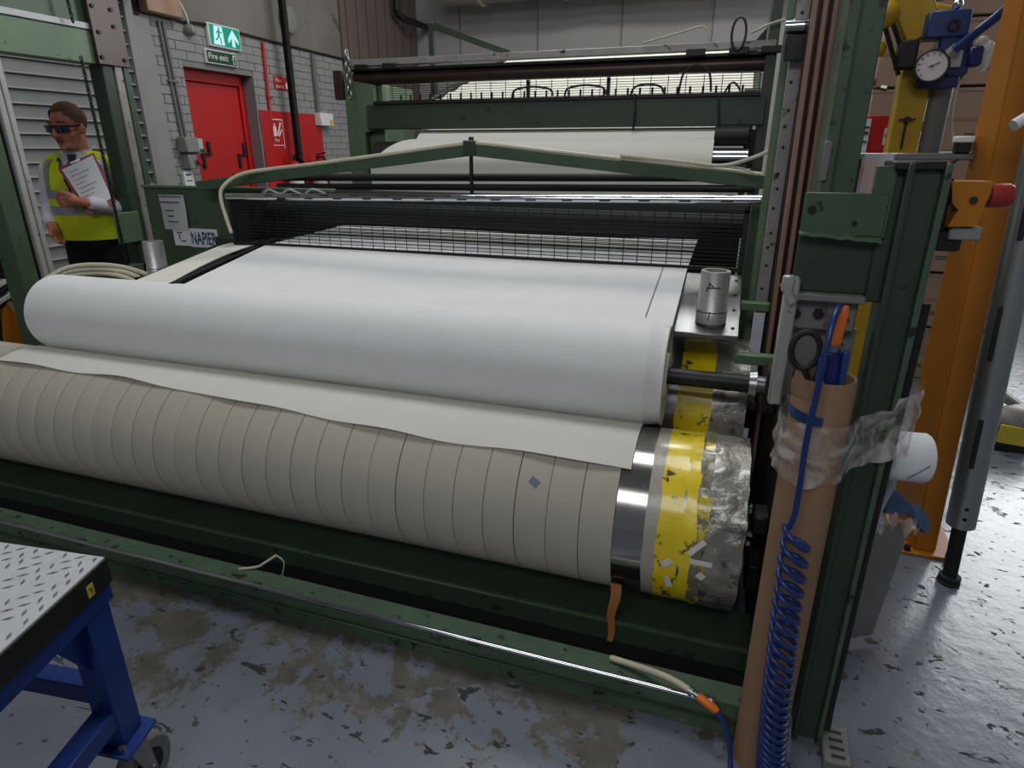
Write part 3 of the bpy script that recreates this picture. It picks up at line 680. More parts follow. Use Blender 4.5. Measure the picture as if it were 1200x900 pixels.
# loose end draped over the front roller
def flap(u, v):
    x = -2.935+2.742*u
    a0 = math.radians(62); edge = 1.985+.25/(1+math.exp(-(u-.5)*9))+.012*math.sin(u*19)+.010*math.sin(u*41+1)
    a1 = edge; a = a0+(a1-a0)*v
    r = .2715+.0015*noise.noise((x*3, a*3, 0))+(.007*max(0, v-.86)/.14*(1+math.sin(u*29)))
    return (x, RY+r*math.cos(a), RZ+r*math.sin(a))
fl = thing('loose_fabric', 'loose cream edge of fabric draped over the greige front roller', 'fabric', (-1.5, 1.85, .6))
obj('fabric_sheet', MB().sheet(flap, 120, 24, .003), M['fabric2'], fl)
def fl_line(u0, wd=.004):
    def fn(a, b):
        p = Vector(flap(u0+a*wd/2.74, .1+.9*b)); n = Vector((0, p.y-RY, p.z-RZ)).normalized(); return p+n*.0012
    return MB().sheet(fn, 1, 20)
obj('pencil_line', fl_line(.962), M['line'], fl); obj('cut_slit', fl_line(.21, .012), M['seam'], fl)

# fabric web running up to the guard and on behind it
web = thing('fabric_web', 'flat white fabric stretched from the roll up under the mesh guard', 'fabric', (-1.2, 2.6, 1.0))
def webz(y):
    if y < 2.6: return .962+(y-2.07)*(1.052-.962)/.53
    return 1.052+(y-2.6)*.035
obj('fabric_sheet', MB().sheet(lambda u, v: (-2.17+2.033*u, 2.045+v*1.25, webz(2.045+v*1.25)+.003*math.sin(u*7)*v), 40, 30, .003), M['fabric'], web)
obj('pencil_line', MB().sheet(lambda u, v: (-.233+.0045*u, 2.10+v*.5, webz(2.10+v*.5)+.0018), 1, 12), M['line'], web)
sel = thing('selvedge_strip', 'narrow white trimmed strip running beside the left edge of the flat fabric', 'fabric', (-2.3, 2.4, 1.0))
obj('fabric_sheet', MB().sheet(lambda u, v: (-2.44+.20*u+.05*(1-v)*0-(.03*(1-v)), 2.06+v*.62, webz(2.06+v*.62)-.012+.02*math.sin(v*3)*u), 8, 20, .003), M['fabric2'], sel)
tag(obj('dark_gap_strip', MB().beam((-2.215, 2.02, .955), (-2.215, 2.75, 1.062), .03, .014), M['black']), 'black strip standing in for the dark slit gap between the flat fabric and its trimmed strip', 'bar')  # black strip put in for the darkness of the slit gap
tag(obj('left_support_table', MB().beam((-2.5, 2.1, .92), (-2.5, 2.72, 1.03), .10, .012, b=.002), M['dark']), 'dark support rail left of trimmed fabric strip', 'rail')
tag(obj('spreader_table', MB().obox((-1.2, 2.44, .998), AX, (0, .986, .168), (0, -.168, .986), 1.05, .20, .006), M['dark']), 'dark steel table plate beneath the flat white fabric', 'table')
pl = thing('steel_plate', 'tilted bare steel plate carrying the right-hand metal core', 'plate', (-.03, 2.36, .9))
tv = Vector((0, .48, .118)).normalized(); tn = Vector((0, -tv.z, tv.y))
obj('plate_body', MB().obox(Vector((-.032, 2.36, .981))-tn*.010, AX, tv, tn, .104, .247, .010, .002), M['plate'], pl)
for y, z in ((2.17, .937), (2.30, .969), (2.42, .998), (2.54, 1.027)):
    obj('bolt_hole', MB().cyl(Vector((.052, y, z))+tn*-.002, Vector((.052, y, z))+tn*.0012, .006, 12), M['black'], pl)
def core(loc, label, marks):
    c = thing('metal_core', label, 'tube', loc)
    x, y, z = loc
    obj('tube_body', MB().lathe(loc, (0, 0, 1), [(0, .036), (0, .051), (.038, .051), (.04, .0495), (.172, .048), (.175, .047), (.175, .036), (.0, .036)], 36), M['alu'], c)
    obj('joint_ring', MB().lathe((x, y, z+.038), (0, 0, 1), [(0, .0495), (0, .0515), (.004, .0515), (.004, .0495)], 36), M['steel'], c)
    if marks:
        for (a, h, ln, sl) in ((-1.95, .125, .03, 1.2), (-1.78, .135, .022, -.6), (-1.6, .125, .045, .05), (-1.7, .03, .03, 1.4)):
            t = Vector((-math.sin(a), math.cos(a), 0)); n = Vector((math.cos(a), math.sin(a), 0)); d = t*math.cos(sl)+Vector((0, 0, 1))*math.sin(sl)
            obj('pen_mark', MB().obox(Vector((x, y, z+h))+n*.0498, d, n.cross(d), n, ln/2, .0018, .0015), M['ink'], c)
    return c
core((-.022, 2.205, .945), 'short aluminium tube with pen marks standing on the tilted steel plate', True)
core((-2.78, 2.50, .885), 'short aluminium tube standing left of the flat fabric by green panel', False)
tag(obj('core_stand', MB().box(-2.86, 2.42, 0, -2.70, 2.58, .884, .004), M['dark']), 'dark block under the left-hand aluminium tube', 'block')
tag(obj('hanging_tape', MB().sheet(lambda u, v: (-.222+.034*u*(1-.45*v)+.004*math.sin(v*9), 1.615-.012*v-.004*math.sin(v*6), .245-.215*v), 3, 14, .002), M['browntape']), 'brown tape strip hanging below the front roller end', 'tape')

# ------------------------------------------------------------------ mesh guard with its slotted bar
g = thing('mesh_guard', 'long black wire mesh guard across the machine over the fabric', 'guard', (-1.15, 2.62, 1.06))
obj('frame', MB().box(-2.37, 2.61, 1.046, .072, 2.63, 1.062, .002).box(-2.37, 2.612, 1.05, -2.352, 2.628, 1.285, .002).box(.052, 2.612, 1.05, .072, 2.628, 1.30, .002).box(-2.37, 2.612, 1.268, .072, 2.628, 1.284, .002), M['black'], g)
mb = MB()
for k in range(13):
    z = 1.074+k*.0155; mb.tube([(-2.36, 2.618, z), (.062, 2.618, z)], .0017, 4, caps=False)
stuff(obj('horizontal_wire', mb, M['black'], g))
mb = MB()
for k in range(41):
    x = -2.33+k*.0585; mb.tube([(x, 2.622, 1.06), (x, 2.622, 1.275)], .0017, 4, caps=False)
stuff(obj('vertical_wire', mb, M['black'], g))
mb = MB()
for k in range(11):
    z = 1.09+k*.0155; mb.tube([(-2.34, 2.80, z), (.05, 2.80, z)], .0022, 4, caps=False)
stuff(obj('back_wire', mb, M['dark'], g))
obj('side_mesh', MB().box(-2.37, 2.63, 1.05, -2.35, 2.95, 1.28, .002), M['dark'], g)
b_ = thing('slotted_bar', 'shiny slotted steel bar along the top of the mesh guard', 'bar', (-1.1, 2.60, 1.27))
obj('bar_tube', MB().tube([(-2.36, 2.605, 1.280), (.125, 2.605, 1.322)], .017, 16), M['chrome'], b_)
sl = None
for k in range(28):
    x = -2.1+(k//2)*.155+.07*(k % 2); z = 1.280+(x+2.36)*.0169
    if k < 2:
        a = obj('slot', MB().obox((x, 2.605-(.0165 if k else .0155), z+(-.005 if k else .009)), (1, 0, .017), *(((0, -.3, .95), (0, -.95, -.3)) if k else ((0, .5, .86), (0, -.86, .5))), .022, .003, .0012), M['black'], b_, smooth=False)
        sl = (sl or [])+[(a, x, z)]
    else:
        a, x0, z0 = sl[k % 2]; c = a.copy(); COL.objects.link(c); c.parent = b_; c.location = (x-x0, 0, z-z0)
# dark rolls and rods behind the guard
tag(obj('pressure_roll', MB().cyl((-2.50, 2.93, 1.195), (.07, 2.93, 1.195), .056, 32), M['black']), 'black roll directly behind the wire mesh guard', 'roller')
tag(obj('pressure_roll', MB().cyl((-2.50, 3.12, 1.235), (.07, 3.12, 1.235), .055, 32), M['dark']), 'dark roll second behind the mesh guard, under the black rods', 'roller')
for (y, z, r, lab) in ((3.0, 1.375, .018, 'upper black rod between the green truss and the mesh guard'), (3.0, 1.328, .016, 'lower black rod between the green truss and the mesh guard')):
    tag(obj('black_rod', MB().tube([(-2.36, y, z-.02), (.09, y, z+.012)], r, 12), M['black']), lab, 'rod')
tag(obj('dark_backing', MB().box(-2.52, 2.66, .98, -2.20, 3.5, 1.0, .003).box(-3.0, 3.36, .80, .06, 3.38, 1.25, .003), M['black']), 'added black tray behind left end of the mesh guard', 'backing')  # black backing added so the view through the mesh stays dark
tag(obj('wire_loop', MB().tube(cat_spline([(-2.2, 2.68, 1.295), (-2.15, 2.66, 1.315), (-2.1, 2.68, 1.295), (-2.03, 2.66, 1.318), (-1.97, 2.68, 1.295), (-1.9, 2.66, 1.322), (-1.85, 2.69, 1.30)], 6), .005, 6), M['acrylic']), 'clear tangled tubing lying on left end of the slotted bar', 'tubing')

tr = thing('truss_bar', 'green peaked truss bar spanning above the mesh guard', 'beam', (-1.2, 2.75, 1.32))
obj('truss_arm', MB().beam((-2.66, 2.75, 1.318), (-1.10, 2.75, 1.498), .045, .048, b=.003), M['green'], tr)
obj('truss_arm', MB().beam((-1.13, 2.75, 1.498), (.135, 2.75, 1.376), .045, .048, b=.003), M['green'], tr)
obj('apex_bracket', MB().box(-1.145, 2.722, 1.47, -1.085, 2.778, 1.535, .004).cyl((-1.115, 2.75, 1.535), (-1.115, 2.75, 1.55), .012, 10), M['green_dk'], tr)
obj('strut', MB().cyl((-1.117, 2.75, 1.31), (-1.117, 2.75, 1.48), .009, 10), M['dark'], tr)
for t in (.12, .3, .52, .74):
    x = -2.6+t*1.5; obj('bolt', MB().cyl((x, 2.75, 1.325+(x+2.6)*.1154+.022), (x, 2.75, 1.325+(x+2.6)*.1154+.034), .011, 8), M['dark'], tr)
for t in (.15, .36, .58, .8):
    x = -1.1+t*1.2; obj('bolt', MB().cyl((x, 2.75, 1.496-(x+1.1)*.0964+.022), (x, 2.75, 1.496-(x+1.1)*.0964+.034), .011, 8), M['dark'], tr)
tag(obj('air_hose', MB().tube(cat_spline([(.10, 2.742, 1.407), (-.3, 2.742, 1.447), (-.7, 2.742, 1.486), (-1.06, 2.735, 1.522), (-1.18, 2.735, 1.518), (-1.6, 2.735, 1.469), (-1.95, 2.735, 1.43), (-2.17, 2.735, 1.408), (-2.31, 2.68, 1.385), (-2.375, 2.62, 1.335), (-2.385, 2.59, 1.27), (-2.335, 2.57, 1.11)], 10), .009, 8), M['cable_cream']), 'cream air hose lying along the green truss and drooping at its left end', 'hose')
tag(obj('white_cable', MB().tube(cat_spline([(-.45, 2.73, 1.475), (-.2, 2.72, 1.452), (-.05, 2.70, 1.44), (.06, 2.66, 1.47), (.14, 2.6, 1.51)], 8), .007, 8).tube(cat_spline([(-.06, 2.70, 1.442), (.02, 2.69, 1.43), (.08, 2.68, 1.41)], 6), .005, 6), M['rope']), 'white cable curving up from right end of the green truss', 'cable')

# ------------------------------------------------------------------ rear feeder unit
rm = thing('rear_feeder', 'green framed rear feeder unit with dark roll and peg beam across the back', 'machine', (-1.2, 4.0, 0))
Q = lambda name, mb, m, **k: obj(name, mb, M[m], rm, **k)
Q('side_frame', MB().prism([(-2.46, 3.9, 0), (-2.46, 3.9, 1.92), (-2.25, 3.9, 1.885), (-2.25, 3.9, 1.62), (-2.33, 3.9, 1.60), (-2.33, 3.9, 0)], (0, .05, 0)), 'green_lt')  # pale green of frame and plate stands in for light falling on them
Q('side_plate', MB().box(-2.40, 3.96, 1.3, -2.22, 4.4, 1.89, .004), 'green_lt')
Q('side_frame_back', MB().box(-2.46, 3.95, 0, -2.40, 4.6, 1.9, .004), 'green_dk')
Q('end_board', MB().box(-2.525, 3.88, 1.80, -2.455, 3.93, 1.972, .004), 'redbrown')
Q('cross_beam', MB().box(-2.30, 3.88, 1.62, .115, 3.98, 1.765, .004), 'green_dk')
Q('beam_top_lip', MB().box(-2.24, 3.87, 1.765, .08, 3.90, 1.785, .002), 'dark')
mb0 = None
for k in range(31):
    x = -2.05+k*.068
    if mb0 is None: mb0 = obj('peg', MB().lathe((x, 3.895, 1.78), (0, 0, 1), [(0, 0), (0, .006), (.033, .006), (.036, .008), (.042, .004), (.042, 0)], 8), M['dark'], rm)
    else:
        c = mb0.copy(); COL.objects.link(c); c.parent = rm; c.location = (k*.068, 0, 0)
Q('top_rail', MB().box(-2.42, 3.88, 1.99, .13, 3.93, 2.028, .003), 'greyrail')
Q('dark_roll', MB().cyl((-2.40, 3.95, 1.925), (.12, 3.95, 1.925), .039, 28), 'redbrown')
Q('roll_cover', MB().box(-2.40, 3.90, 1.962, .12, 3.96, 1.978, .002), 'dark')
Q('cover_strip', MB().tube([(-.35, 3.90, 1.888), (.07, 3.90, 1.882)], .005, 8), 'chrome')
for x in (-2.36, -2.16, -.32, -.1, .06):
    Q('hinge_bracket', MB().box(x, 3.87, 1.965, x+.10, 3.90, 2.0, .004), 'dark')
mb = MB()
for k in range(9): mb.tube([(-2.2, 4.02, 1.772+k*.0135), (.09, 4.02, 1.772+k*.0135)], .0018, 4, caps=False)
stuff(obj('horizontal_wire', mb, M['dark'], rm))
mb = MB()
for k in range(24): mb.tube([(-2.18+k*.098, 4.024, 1.765), (-2.18+k*.098, 4.024, 1.89)], .0022, 4, caps=False)
stuff(obj('vertical_wire', mb, M['dark'], rm))
Q('mesh_post', MB().box(-1.255, 4.0, 1.76, -1.235, 4.02, 1.89), 'dark'); Q('mesh_post', MB().box(-.765, 4.0, 1.76, -.745, 4.02, 1.89), 'dark')
Q('right_post', MB().box(.085, 3.9, 0, .14, 4.3, 2.3, .004), 'green_dk')
Q('gear_cover', MB().box(.03, 3.92, 1.40, .10, 4.0, 1.60, .008), 'dark')
Q('motor', MB().lathe((.0, 3.94, 1.76), AX, [(0, 0), (0, .045), (.11, .045), (.11, 0)], 18), 'dark')
Q('diagonal_brace', MB().beam((-2.46, 5.3, 2.44), (-1.80, 5.3, 2.21), .04, .05, b=.003), 'green_dk')
Q('brace_post', MB().box(-2.50, 5.28, 0, -2.455, 5.33, 2.46, .003), 'green_dk')
Q('right_brace', MB().beam((-.05, 4.6, 1.98), (.14, 4.6, 2.22), .04, .05, b=.003), 'dark')
tag(obj('suspended_chain', (lambda m: [m.tube([(-2.385+.014*math.cos(a)*(k % 2), 3.84+.014*math.cos(a)*((k+1) % 2), 2.06-k*.034+.024*math.sin(a)) for a in [i*PI/4 for i in range(8)]], .006, 5, closed=True) for k in range(8)] and m)(MB()), M['steel']), 'short bright chain hanging at left end of the rear feeder', 'chain')
for xa, xb, h, lab in ((-1.30, -1.05, .06, 'leftmost long low loop of black cable on the rear peg beam'), (-.98, -.74, .06, 'low black cable loop on the peg beam left of the middle mesh post'), (-.60, -.42, .055, 'small black cable loop on the peg beam just right of middle mesh post'), (-.34, -.17, .14, 'tall black cable arch near right end of the rear peg beam'), (-.10, -.02, .05, 'small black cable hoop at extreme right of the rear peg beam')):
    ym = 3.86
    tag(obj('sensor_cable', MB().tube(cat_spline([(xa, ym, 1.78), (xa+.02, ym, 1.78+h*.75), ((xa+xb)/2, ym, 1.78+h), (xb-.02, ym, 1.78+h*.75), (xb, ym, 1.79)], 6), .006, 6), M['black']), lab, 'cable')
tag(obj('sensor_cable', MB().tube(cat_spline([(-.58, 3.87, 1.79), (-.57, 3.86, 1.70), (-.575, 3.868, 1.60)], 6), .006, 6).tube(cat_spline([(-.13, 3.87, 1.77), (-.12, 3.86, 1.70), (-.10, 3.868, 1.52)], 6), .006, 6), M['black']), 'black cable hanging down the face of the rear cross beam', 'cable')
tag(obj('cable_ring', MB().tube([(-.06+.035*math.cos(a), 3.86, 2.06+.075*math.sin(a)) for a in [i*2*PI/24 for i in range(24)]], .006, 6, closed=True), M['black']), 'black cable ring hooked on right end of the rear top rail', 'cable')
tag(obj('white_wire', MB().tube(cat_spline([(-.55, 3.87, 2.04), (-.35, 3.86, 2.08), (-.24, 3.86, 2.10), (-.20, 3.86, 2.04)], 8), .006, 6).tube(cat_spline([(.0, 3.86, 2.06), (.10, 3.86, 2.10), (.17, 3.85, 2.10), (.20, 3.84, 2.0), (.21, 3.83, 1.97)], 8), .007, 6), M['rope']), 'white wires looped along the right end of rear top rail', 'wire')
# fabric on the rear unit
rf = thing('rear_fabric_roll', 'white fabric over a roll beneath the rear green cross beam', 'roll', (-1.2, 4.15, 1.2))
def rfab(u, v):
    x0 = -2.16; 
    if v < .3:
        t = v/.3; y, z = 4.3-.45*t, 1.66-.10*t*t+.012*math.sin(t*9); x0 = -1.93
    elif v < .7:
        t = (v-.3)/.4; a = math.radians(90+95*t); y, z = 3.84+.19*math.cos(a), 1.42+.135*math.sin(a); x0 = -1.93-.23*t
    else:
        t = (v-.7)/.3; y, z = 3.651+.01*t, 1.408-.42*t
    return (x0+(-.122-x0)*u, y, z)
obj('fabric_sheet', MB().sheet(rfab, 40, 40, .004), M['fabric2'], rf)
obj('roll_end', MB().cyl((-.125, 3.80, 1.565), (.045, 3.80, 1.565), .05, 24), M['black'], rf)
obj('roll_body', MB().cyl((-2.2, 3.84, 1.42), (-.13, 3.84, 1.42), .125, 40), M['dark'], rf)
obj('chrome_end', MB().cyl((-.13, 3.76, 1.455), (.055, 3.76, 1.455), .05, 28), M['chrome'], rf)
obj('left_roll_end', MB().cyl((-2.34, 3.80, 1.43), (-2.13, 3.80, 1.43), .03, 20), M['steel'], rf)
bs = thing('lapped_fabric', 'bright fabric sheet sloping down behind the rear peg beam', 'fabric', (-1.1, 5.4, 1.7))
obj('fabric_sheet', MB().sheet(lambda u, v: (-2.15+2.2*u, 4.3+2.4*v, 1.745+.66*v+.01*math.sin(v*60)*(1-v)), 30, 50, .004), M['fabric2'], bs)
obj('apron_slat', MB().box(-2.2, 6.62, 2.3, .1, 6.70, 2.36), M['dark'], bs)
for x in (-2.25, .08): tag(obj('apron_rail', MB().beam((x, 4.3, 1.70), (x, 6.8, 2.38), .05, .08, b=.004).box(x-.03, 6.6, 0, x+.03, 6.68, 2.33), M['green_dk']), ('left' if x < -1 else 'right')+' green side rail of the sloping fabric behind the rear feeder', 'rail')

# ------------------------------------------------------------------ left of the machine
o = thing('hose_coil', 'cream hoses looped behind left end of the big white roll', 'hose', (-3.05, 2.5, .86))
for k in range(3):
    obj('hose_loop', MB().tube(cat_spline([(-3.27, 2.22+.02*k, .86-.015*k), (-3.2, 2.33, .925-.02*k), (-3.08, 2.42, .935-.022*k), (-2.98, 2.52-.02*k, .90-.02*k), (-2.88, 2.58-.03*k, .83-.02*k), (-2.84, 2.6, .70)], 8), .013, 8), M['cable_cream'], o)
o = thing('orange_trestle', 'orange steel trestle standing at the left edge behind the greige roller', 'trestle', (-3.62, 2.28, 0))
obj('trestle_plate', MB().prism([(-3.62, 2.16, 0), (-3.62, 2.33, 0), (-3.62, 2.325, .42), (-3.62, 2.27, .73), (-3.62, 2.225, .70), (-3.62, 2.17, .40)], (.02, 0, 0)), M['orange'], o)
obj('trestle_side', MB().prism([(-3.60, 2.335, 0), (-3.42, 2.42, 0), (-3.55, 2.345, .72), (-3.60, 2.28, .74)], (0, .015, 0)), M['orange'], o)
obj('trestle_edge', MB().beam((-3.60, 2.26, .735), (-3.45, 2.39, .40), .012, .02), M['brown_steel'], o)
for k in range(4):
    tag(obj('folded_sheet', MB().obox((-3.72, 2.17-.012*k, .735+k*.034), (1, .1, 0), (-.1, 1, .35), (0, -.33, .94), .14, .13, .012, .004), M[('papergrey', 'dark', 'whitetape', 'dark')[k]]),
        ('grey folded sheet lying lowest on the orange trestle', 'dark folded sheet second up on the orange trestle', 'white folded sheet third up on the orange trestle', 'dark folded sheet topmost on the orange trestle')[k], 'sheet')
tag(obj('dark_cabinet', MB().box(-4.5, 2.2, 0, -3.95, 2.52, .98, .01).box(-4.5, 1.75, 0, -4.1, 2.2, .98, .01), M['dark']), 'low dark cabinet by the roller shutter at far left', 'cabinet')

# ------------------------------------------------------------------ cardboard tube, air line and film at the front post
ct = thing('cardboard_tube', 'tall brown cardboard tube strapped upright against the green front post', 'tube', (.22, 1.345, 0))
TX, TY = .221, 1.345
obj('tube_wall', MB().lathe((TX+.004, TY, 0), (-.002, 0, 1), [(0, .052), (0, .059), (1.062, .059), (1.068, .057), (1.066, .052), (0, .052)], 40), M['card'], ct)
obj('torn_rim', MB().sheet(lambda u, v: (TX+(.0595+.002*v)*math.cos(PI*.75+u*2.2), TY+(.0595+.002*v)*math.sin(PI*.75+u*2.2), 1.03+.04*v+.014*math.sin(u*13)*v), 14, 3), M['card'], ct)
obj('blue_tape', MB().sheet(lambda u, v: (TX+.0605*math.cos(PI+.1+u*1.5), TY+.0605*math.sin(PI+.1+u*1.5), .985+.022*v-.01*u), 12, 2), M['blue'], ct)
def film(u, v):
    # closed loop round the tube and the post behind it
    loop = [(.155, 1.36), (.158, 1.31), (.19, 1.278), (.235, 1.276), (.272, 1.30), (.30, 1.355), (.345, 1.41), (.395, 1.425), (.43, 1.47), (.425, 1.56), (.36, 1.60), (.28, 1.59), (.20, 1.50), (.165, 1.42)]
    t = (u % 1)*len(loop); i = int(t); f = t-i; p = [Vector(loop[(i+k) % len(loop)]+(0,)) for k in (-1, 0, 1, 2)]
    q = .5*((2*p[1])+(p[2]-p[0])*f+(2*p[0]-5*p[1]+4*p[2]-p[3])*f*f+(3*p[1]-p[0]-3*p[2]+p[3])*f**3)
    c = Vector((.28, 1.44, 0)); d = (q-c).normalized()
    n1 = noise.noise((u*14, v*4, 1)); q = q+d*(.005+.016*abs(n1))
    lo = .855+.03*noise.noise((u*9, 3, 0))+.02*(q.x-.2); hi = .985+.03*noise.noise((u*8, 7, 0))+(.03 if q.x > .38 else 0)
    return (q.x, q.y, lo+(hi-lo)*v)
tag(obj('stretch_film', MB().sheet(film, 130, 16), M['clearfilm'], ang=70), 'crumpled clear stretch film binding the cardboard tube to the green post', 'film')
ag = thing('air_gun', 'blue air gun with orange handle resting in top of the cardboard tube', 'tool', (.225, 1.33, 1.0))
obj('gun_body', MB().lathe((.226, 1.325, 1.0), (-.03, 0, 1), [(0, 0), (0, .026), (.10, .027), (.125, .024), (.13, .012), (.13, 0)], 18), M['darkblue'], ag)
obj('gun_rib', MB().box(.196, 1.292, 1.03, .212, 1.31, 1.12, .003).box(.238, 1.294, 1.05, .250, 1.31, 1.135, .003), M['blue'], ag)
obj('gun_collar', MB().lathe((.2225, 1.325, 1.128), (-.01, 0, 1), [(0, .012), (0, .019), (.014, .019), (.014, .012)], 14), M['steel'], ag)
obj('orange_handle', MB().lathe((.2235, 1.325, 1.142), (.06, 0, 1), [(0, 0), (0, .0125), (.066, .0125), (.075, .009), (.075, 0)], 14), M['orangeplastic'], ag)
tag(obj('black_cable_loop', MB().tube([(.172+.026*math.cos(a), 1.31, 1.127+.037*math.sin(a)) for a in [i*2*PI/28 for i in range(28)]], .0065, 8, closed=True).tube(cat_spline([(.175, 1.31, 1.09), (.185, 1.315, 1.06), (.19, 1.325, 1.02)], 5), .007, 8), M['rubber']), 'black cable loop sticking out of the cardboard tube', 'cable')
# blue coiled air hose: smooth drop, then coils tightening toward the floor
pts = cat_spline([(.238, 1.36, 1.17), (.224, 1.33, 1.215), (.209, 1.285, 1.205), (.200, 1.258, 1.15), (.196, 1.248, 1.05), (.193, 1.245, .96), (.196, 1.247, .86), (.196, 1.248, .79), (.188, 1.246, .755)], 6)
turns = 32; n0 = len(pts); z0 = .752
NT = turns*16
for i in range(NT):
    t = i/NT; ang = t*turns*2*PI
    zz = z0*(1-(1.72*t-.72*t*t)) if t < 1 else 0
    rad = .026+.003*t
    cx = .206+.052*t; cy = 1.243
    if zz < .012: zz = .012
    p = (cx-rad*math.cos(ang), cy-rad*math.sin(ang), zz+.012*math.cos(ang)*(1-.5*t))
    pts.append(Vector(p))
tag(obj('coiled_air_hose', MB().tube(pts, .0062, 8), M['bluehose'], ang=80), 'blue coiled air hose hanging in front of the cardboard tube', 'hose')
o = thing('air_fitting', 'braided hose with orange coupling lying on right end of the front beam', 'hose', (0, 1.42, .12))
obj('braided_hose', MB().tube(cat_spline([(-.185, 1.44, .121), (-.12, 1.425, .13), (-.05, 1.40, .146), (.0, 1.385, .148), (.04, 1.372, .142)], 8), [.006]+[.009]*31+[.009], 10), M['cable_cream'], o)
obj('hose_clip', MB().lathe((.038, 1.372, .142), (.8, -.25, -.15), [(0, .006), (0, .0125), (.012, .0125), (.012, .008), (.03, .008), (.03, .006)], 14), M['steel'], o)
obj('orange_coupling', MB().lathe((.062, 1.364, .137), (.8, -.28, -.25), [(0, 0), (0, .010), (.012, .0115), (.05, .0115), (.06, .007), (.06, 0)], 14), M['orangeplastic'], o)
obj('blue_tail', MB().tube(cat_spline([(.108, 1.346, .122), (.135, 1.33, .10), (.152, 1.31, .06), (.16, 1.28, .02), (.165, 1.22, .008), (.17, 1.1, .008)], 8), .0065, 8), M['bluehose'], o)
tag(obj('cable_tie', MB().tube(cat_spline([(-1.50, 1.44, .113), (-1.44, 1.46, .122), (-1.41, 1.47, .14), (-1.375, 1.49, .165)], 6), .0045, 6).tube(cat_spline([(-1.375, 1.49, .165), (-1.35, 1.495, .14), (-1.36, 1.49, .09), (-1.38, 1.48, .05)], 6), .0025, 6), M['rope']), 'frayed pale rope end on the front beam', 'rope')
# emergency stop on the post
es = thing('emergency_stop', 'yellow stop box with a red mushroom button on the green post', 'switch', (.45, 1.55, 1.35))
obj('mounting_arm', MB().box(.375, 1.53, 1.34, .42, 1.58, 1.445, .004).box(.37, 1.54, 1.30, .46, 1.57, 1.345, .004), M['dark'], es)
obj('yellow_box', MB().prism([(.412, 1.52, 1.440), (.482, 1.52, 1.440), (.480, 1.52, 1.41), (.470, 1.52, 1.355), (.422, 1.52, 1.352), (.434, 1.52, 1.385), (.420, 1.52, 1.40)], (0, .07, 0)), M['orange'], es)
obj('box_screw', MB().cyl((.455, 1.522, 1.405), (.455, 1.514, 1.405), .007, 10), M['redbrown'], es)
obj('grey_cover', MB().box(.43, 1.53, 1.325, .488, 1.60, 1.352, .003), M['greybox'], es)
obj('red_button', MB().lathe((.480, 1.555, 1.412), AX, [(0, 0), (0, .016), (.01, .016), (.01, .023), (.042, .024), (.049, .02), (.049, 0)], 24), M['redbtn'], es)
# paper roll on the post, rags, grey cover, conduit and foot
pr_ = thing('paper_roll', 'white paper roll on a holder behind the wrapped green post', 'roll', (.46, 1.6, .75))
obj('paper_body', MB().lathe((.424, 1.585, .805), (1, .15, -.02), [(0, .02), (0, .058), (.003, .060), (.085, .060), (.088, .058), (.088, .02)], 36), M['paper'], pr_)
obj('core_tube', MB().lathe((.422, 1.585, .805), (1, .15, -.02), [(0, .014), (0, .021), (.092, .021), (.092, .014)], 20), M['card'], pr_)
obj('paper_flap', MB().beam((.466, 1.535, .772), (.505, 1.535, .812), .003, .002, up=(0, 1, 0)), M['line'], pr_)
obj('holder_bar', MB().cyl((.37, 1.577, .806), (.53, 1.60, .803), .012, 12), M['dark'], pr_)
tag(obj('cable_conduit', MB().tube([(.405, 1.49, 1.2), (.402, 1.49, .6), (.400, 1.475, .09), (.398, 1.46, .04)], .013, 10), M['rubber']), 'black conduit running down right side of the front post', 'conduit')
fo = thing('post_foot', 'grey slotted foot block on the floor at base of the green post', 'foot', (.43, 1.45, 0))
obj('foot_block', MB().box(.386, 1.36, 0, .452, 1.49, .035, .004), M['greycover'], fo)
for k in range(4): obj('foot_slot', MB().box(.405, 1.378+k*.026, .034, .438, 1.386+k*.026, .0365), M['black'], fo)
gc = thing('grey_cover_panel', 'grey metal cover panel standing on floor behind the front post', 'panel', (.51, 1.86, 0))
obj('panel_sheet', MB().prism([(.450, 1.84, .03), (.575, 1.90, .04), (.60, 1.90, .43), (.57, 1.87, .46), (.455, 1.84, .46)], (.01, -.01, 0)), M['greycover'], gc)
obj('panel_foot', MB().box(.44, 1.86, 0, .46, 2.0, .46, .003), M['dark'], gc)
tag(obj('blue_rag', MB().sheet(lambda u, v: (.46+.20*u+.01*math.sin(v*7), 1.86+.10*v+.04*u, .545-.10*u+.05*math.sin(v*PI)*(1-u*.5)+.015*math.sin(u*11+v*4)), 18, 14, .012), M['cloth_blue'], ang=80), 'blue denim rag draped on top of the grey cover panel', 'rag')
tag(obj('film_scraps', MB().sheet(lambda u, v: (.47+.15*u, 1.83+.05*v, .475+.025*math.sin(u*14)*math.cos(v*6)+.012*math.sin(u*31)), 30, 8), M['clearfilm'], ang=80), 'crumpled clear film scraps on the grey cover under the rag', 'film')
tag(obj('white_bag', MB().sheet(lambda u, v: (.43+.09*u*(1-.3*v)+.012*math.sin(v*8+u*4), 1.78+.03*math.sin(u*5)+.06*(1-v), .46+.40*v+.01*math.sin(u*13)), 14, 18, .004), M['papergrey'], ang=80), 'pale plastic sheet hanging behind the post beside the blue rag', 'sheet')
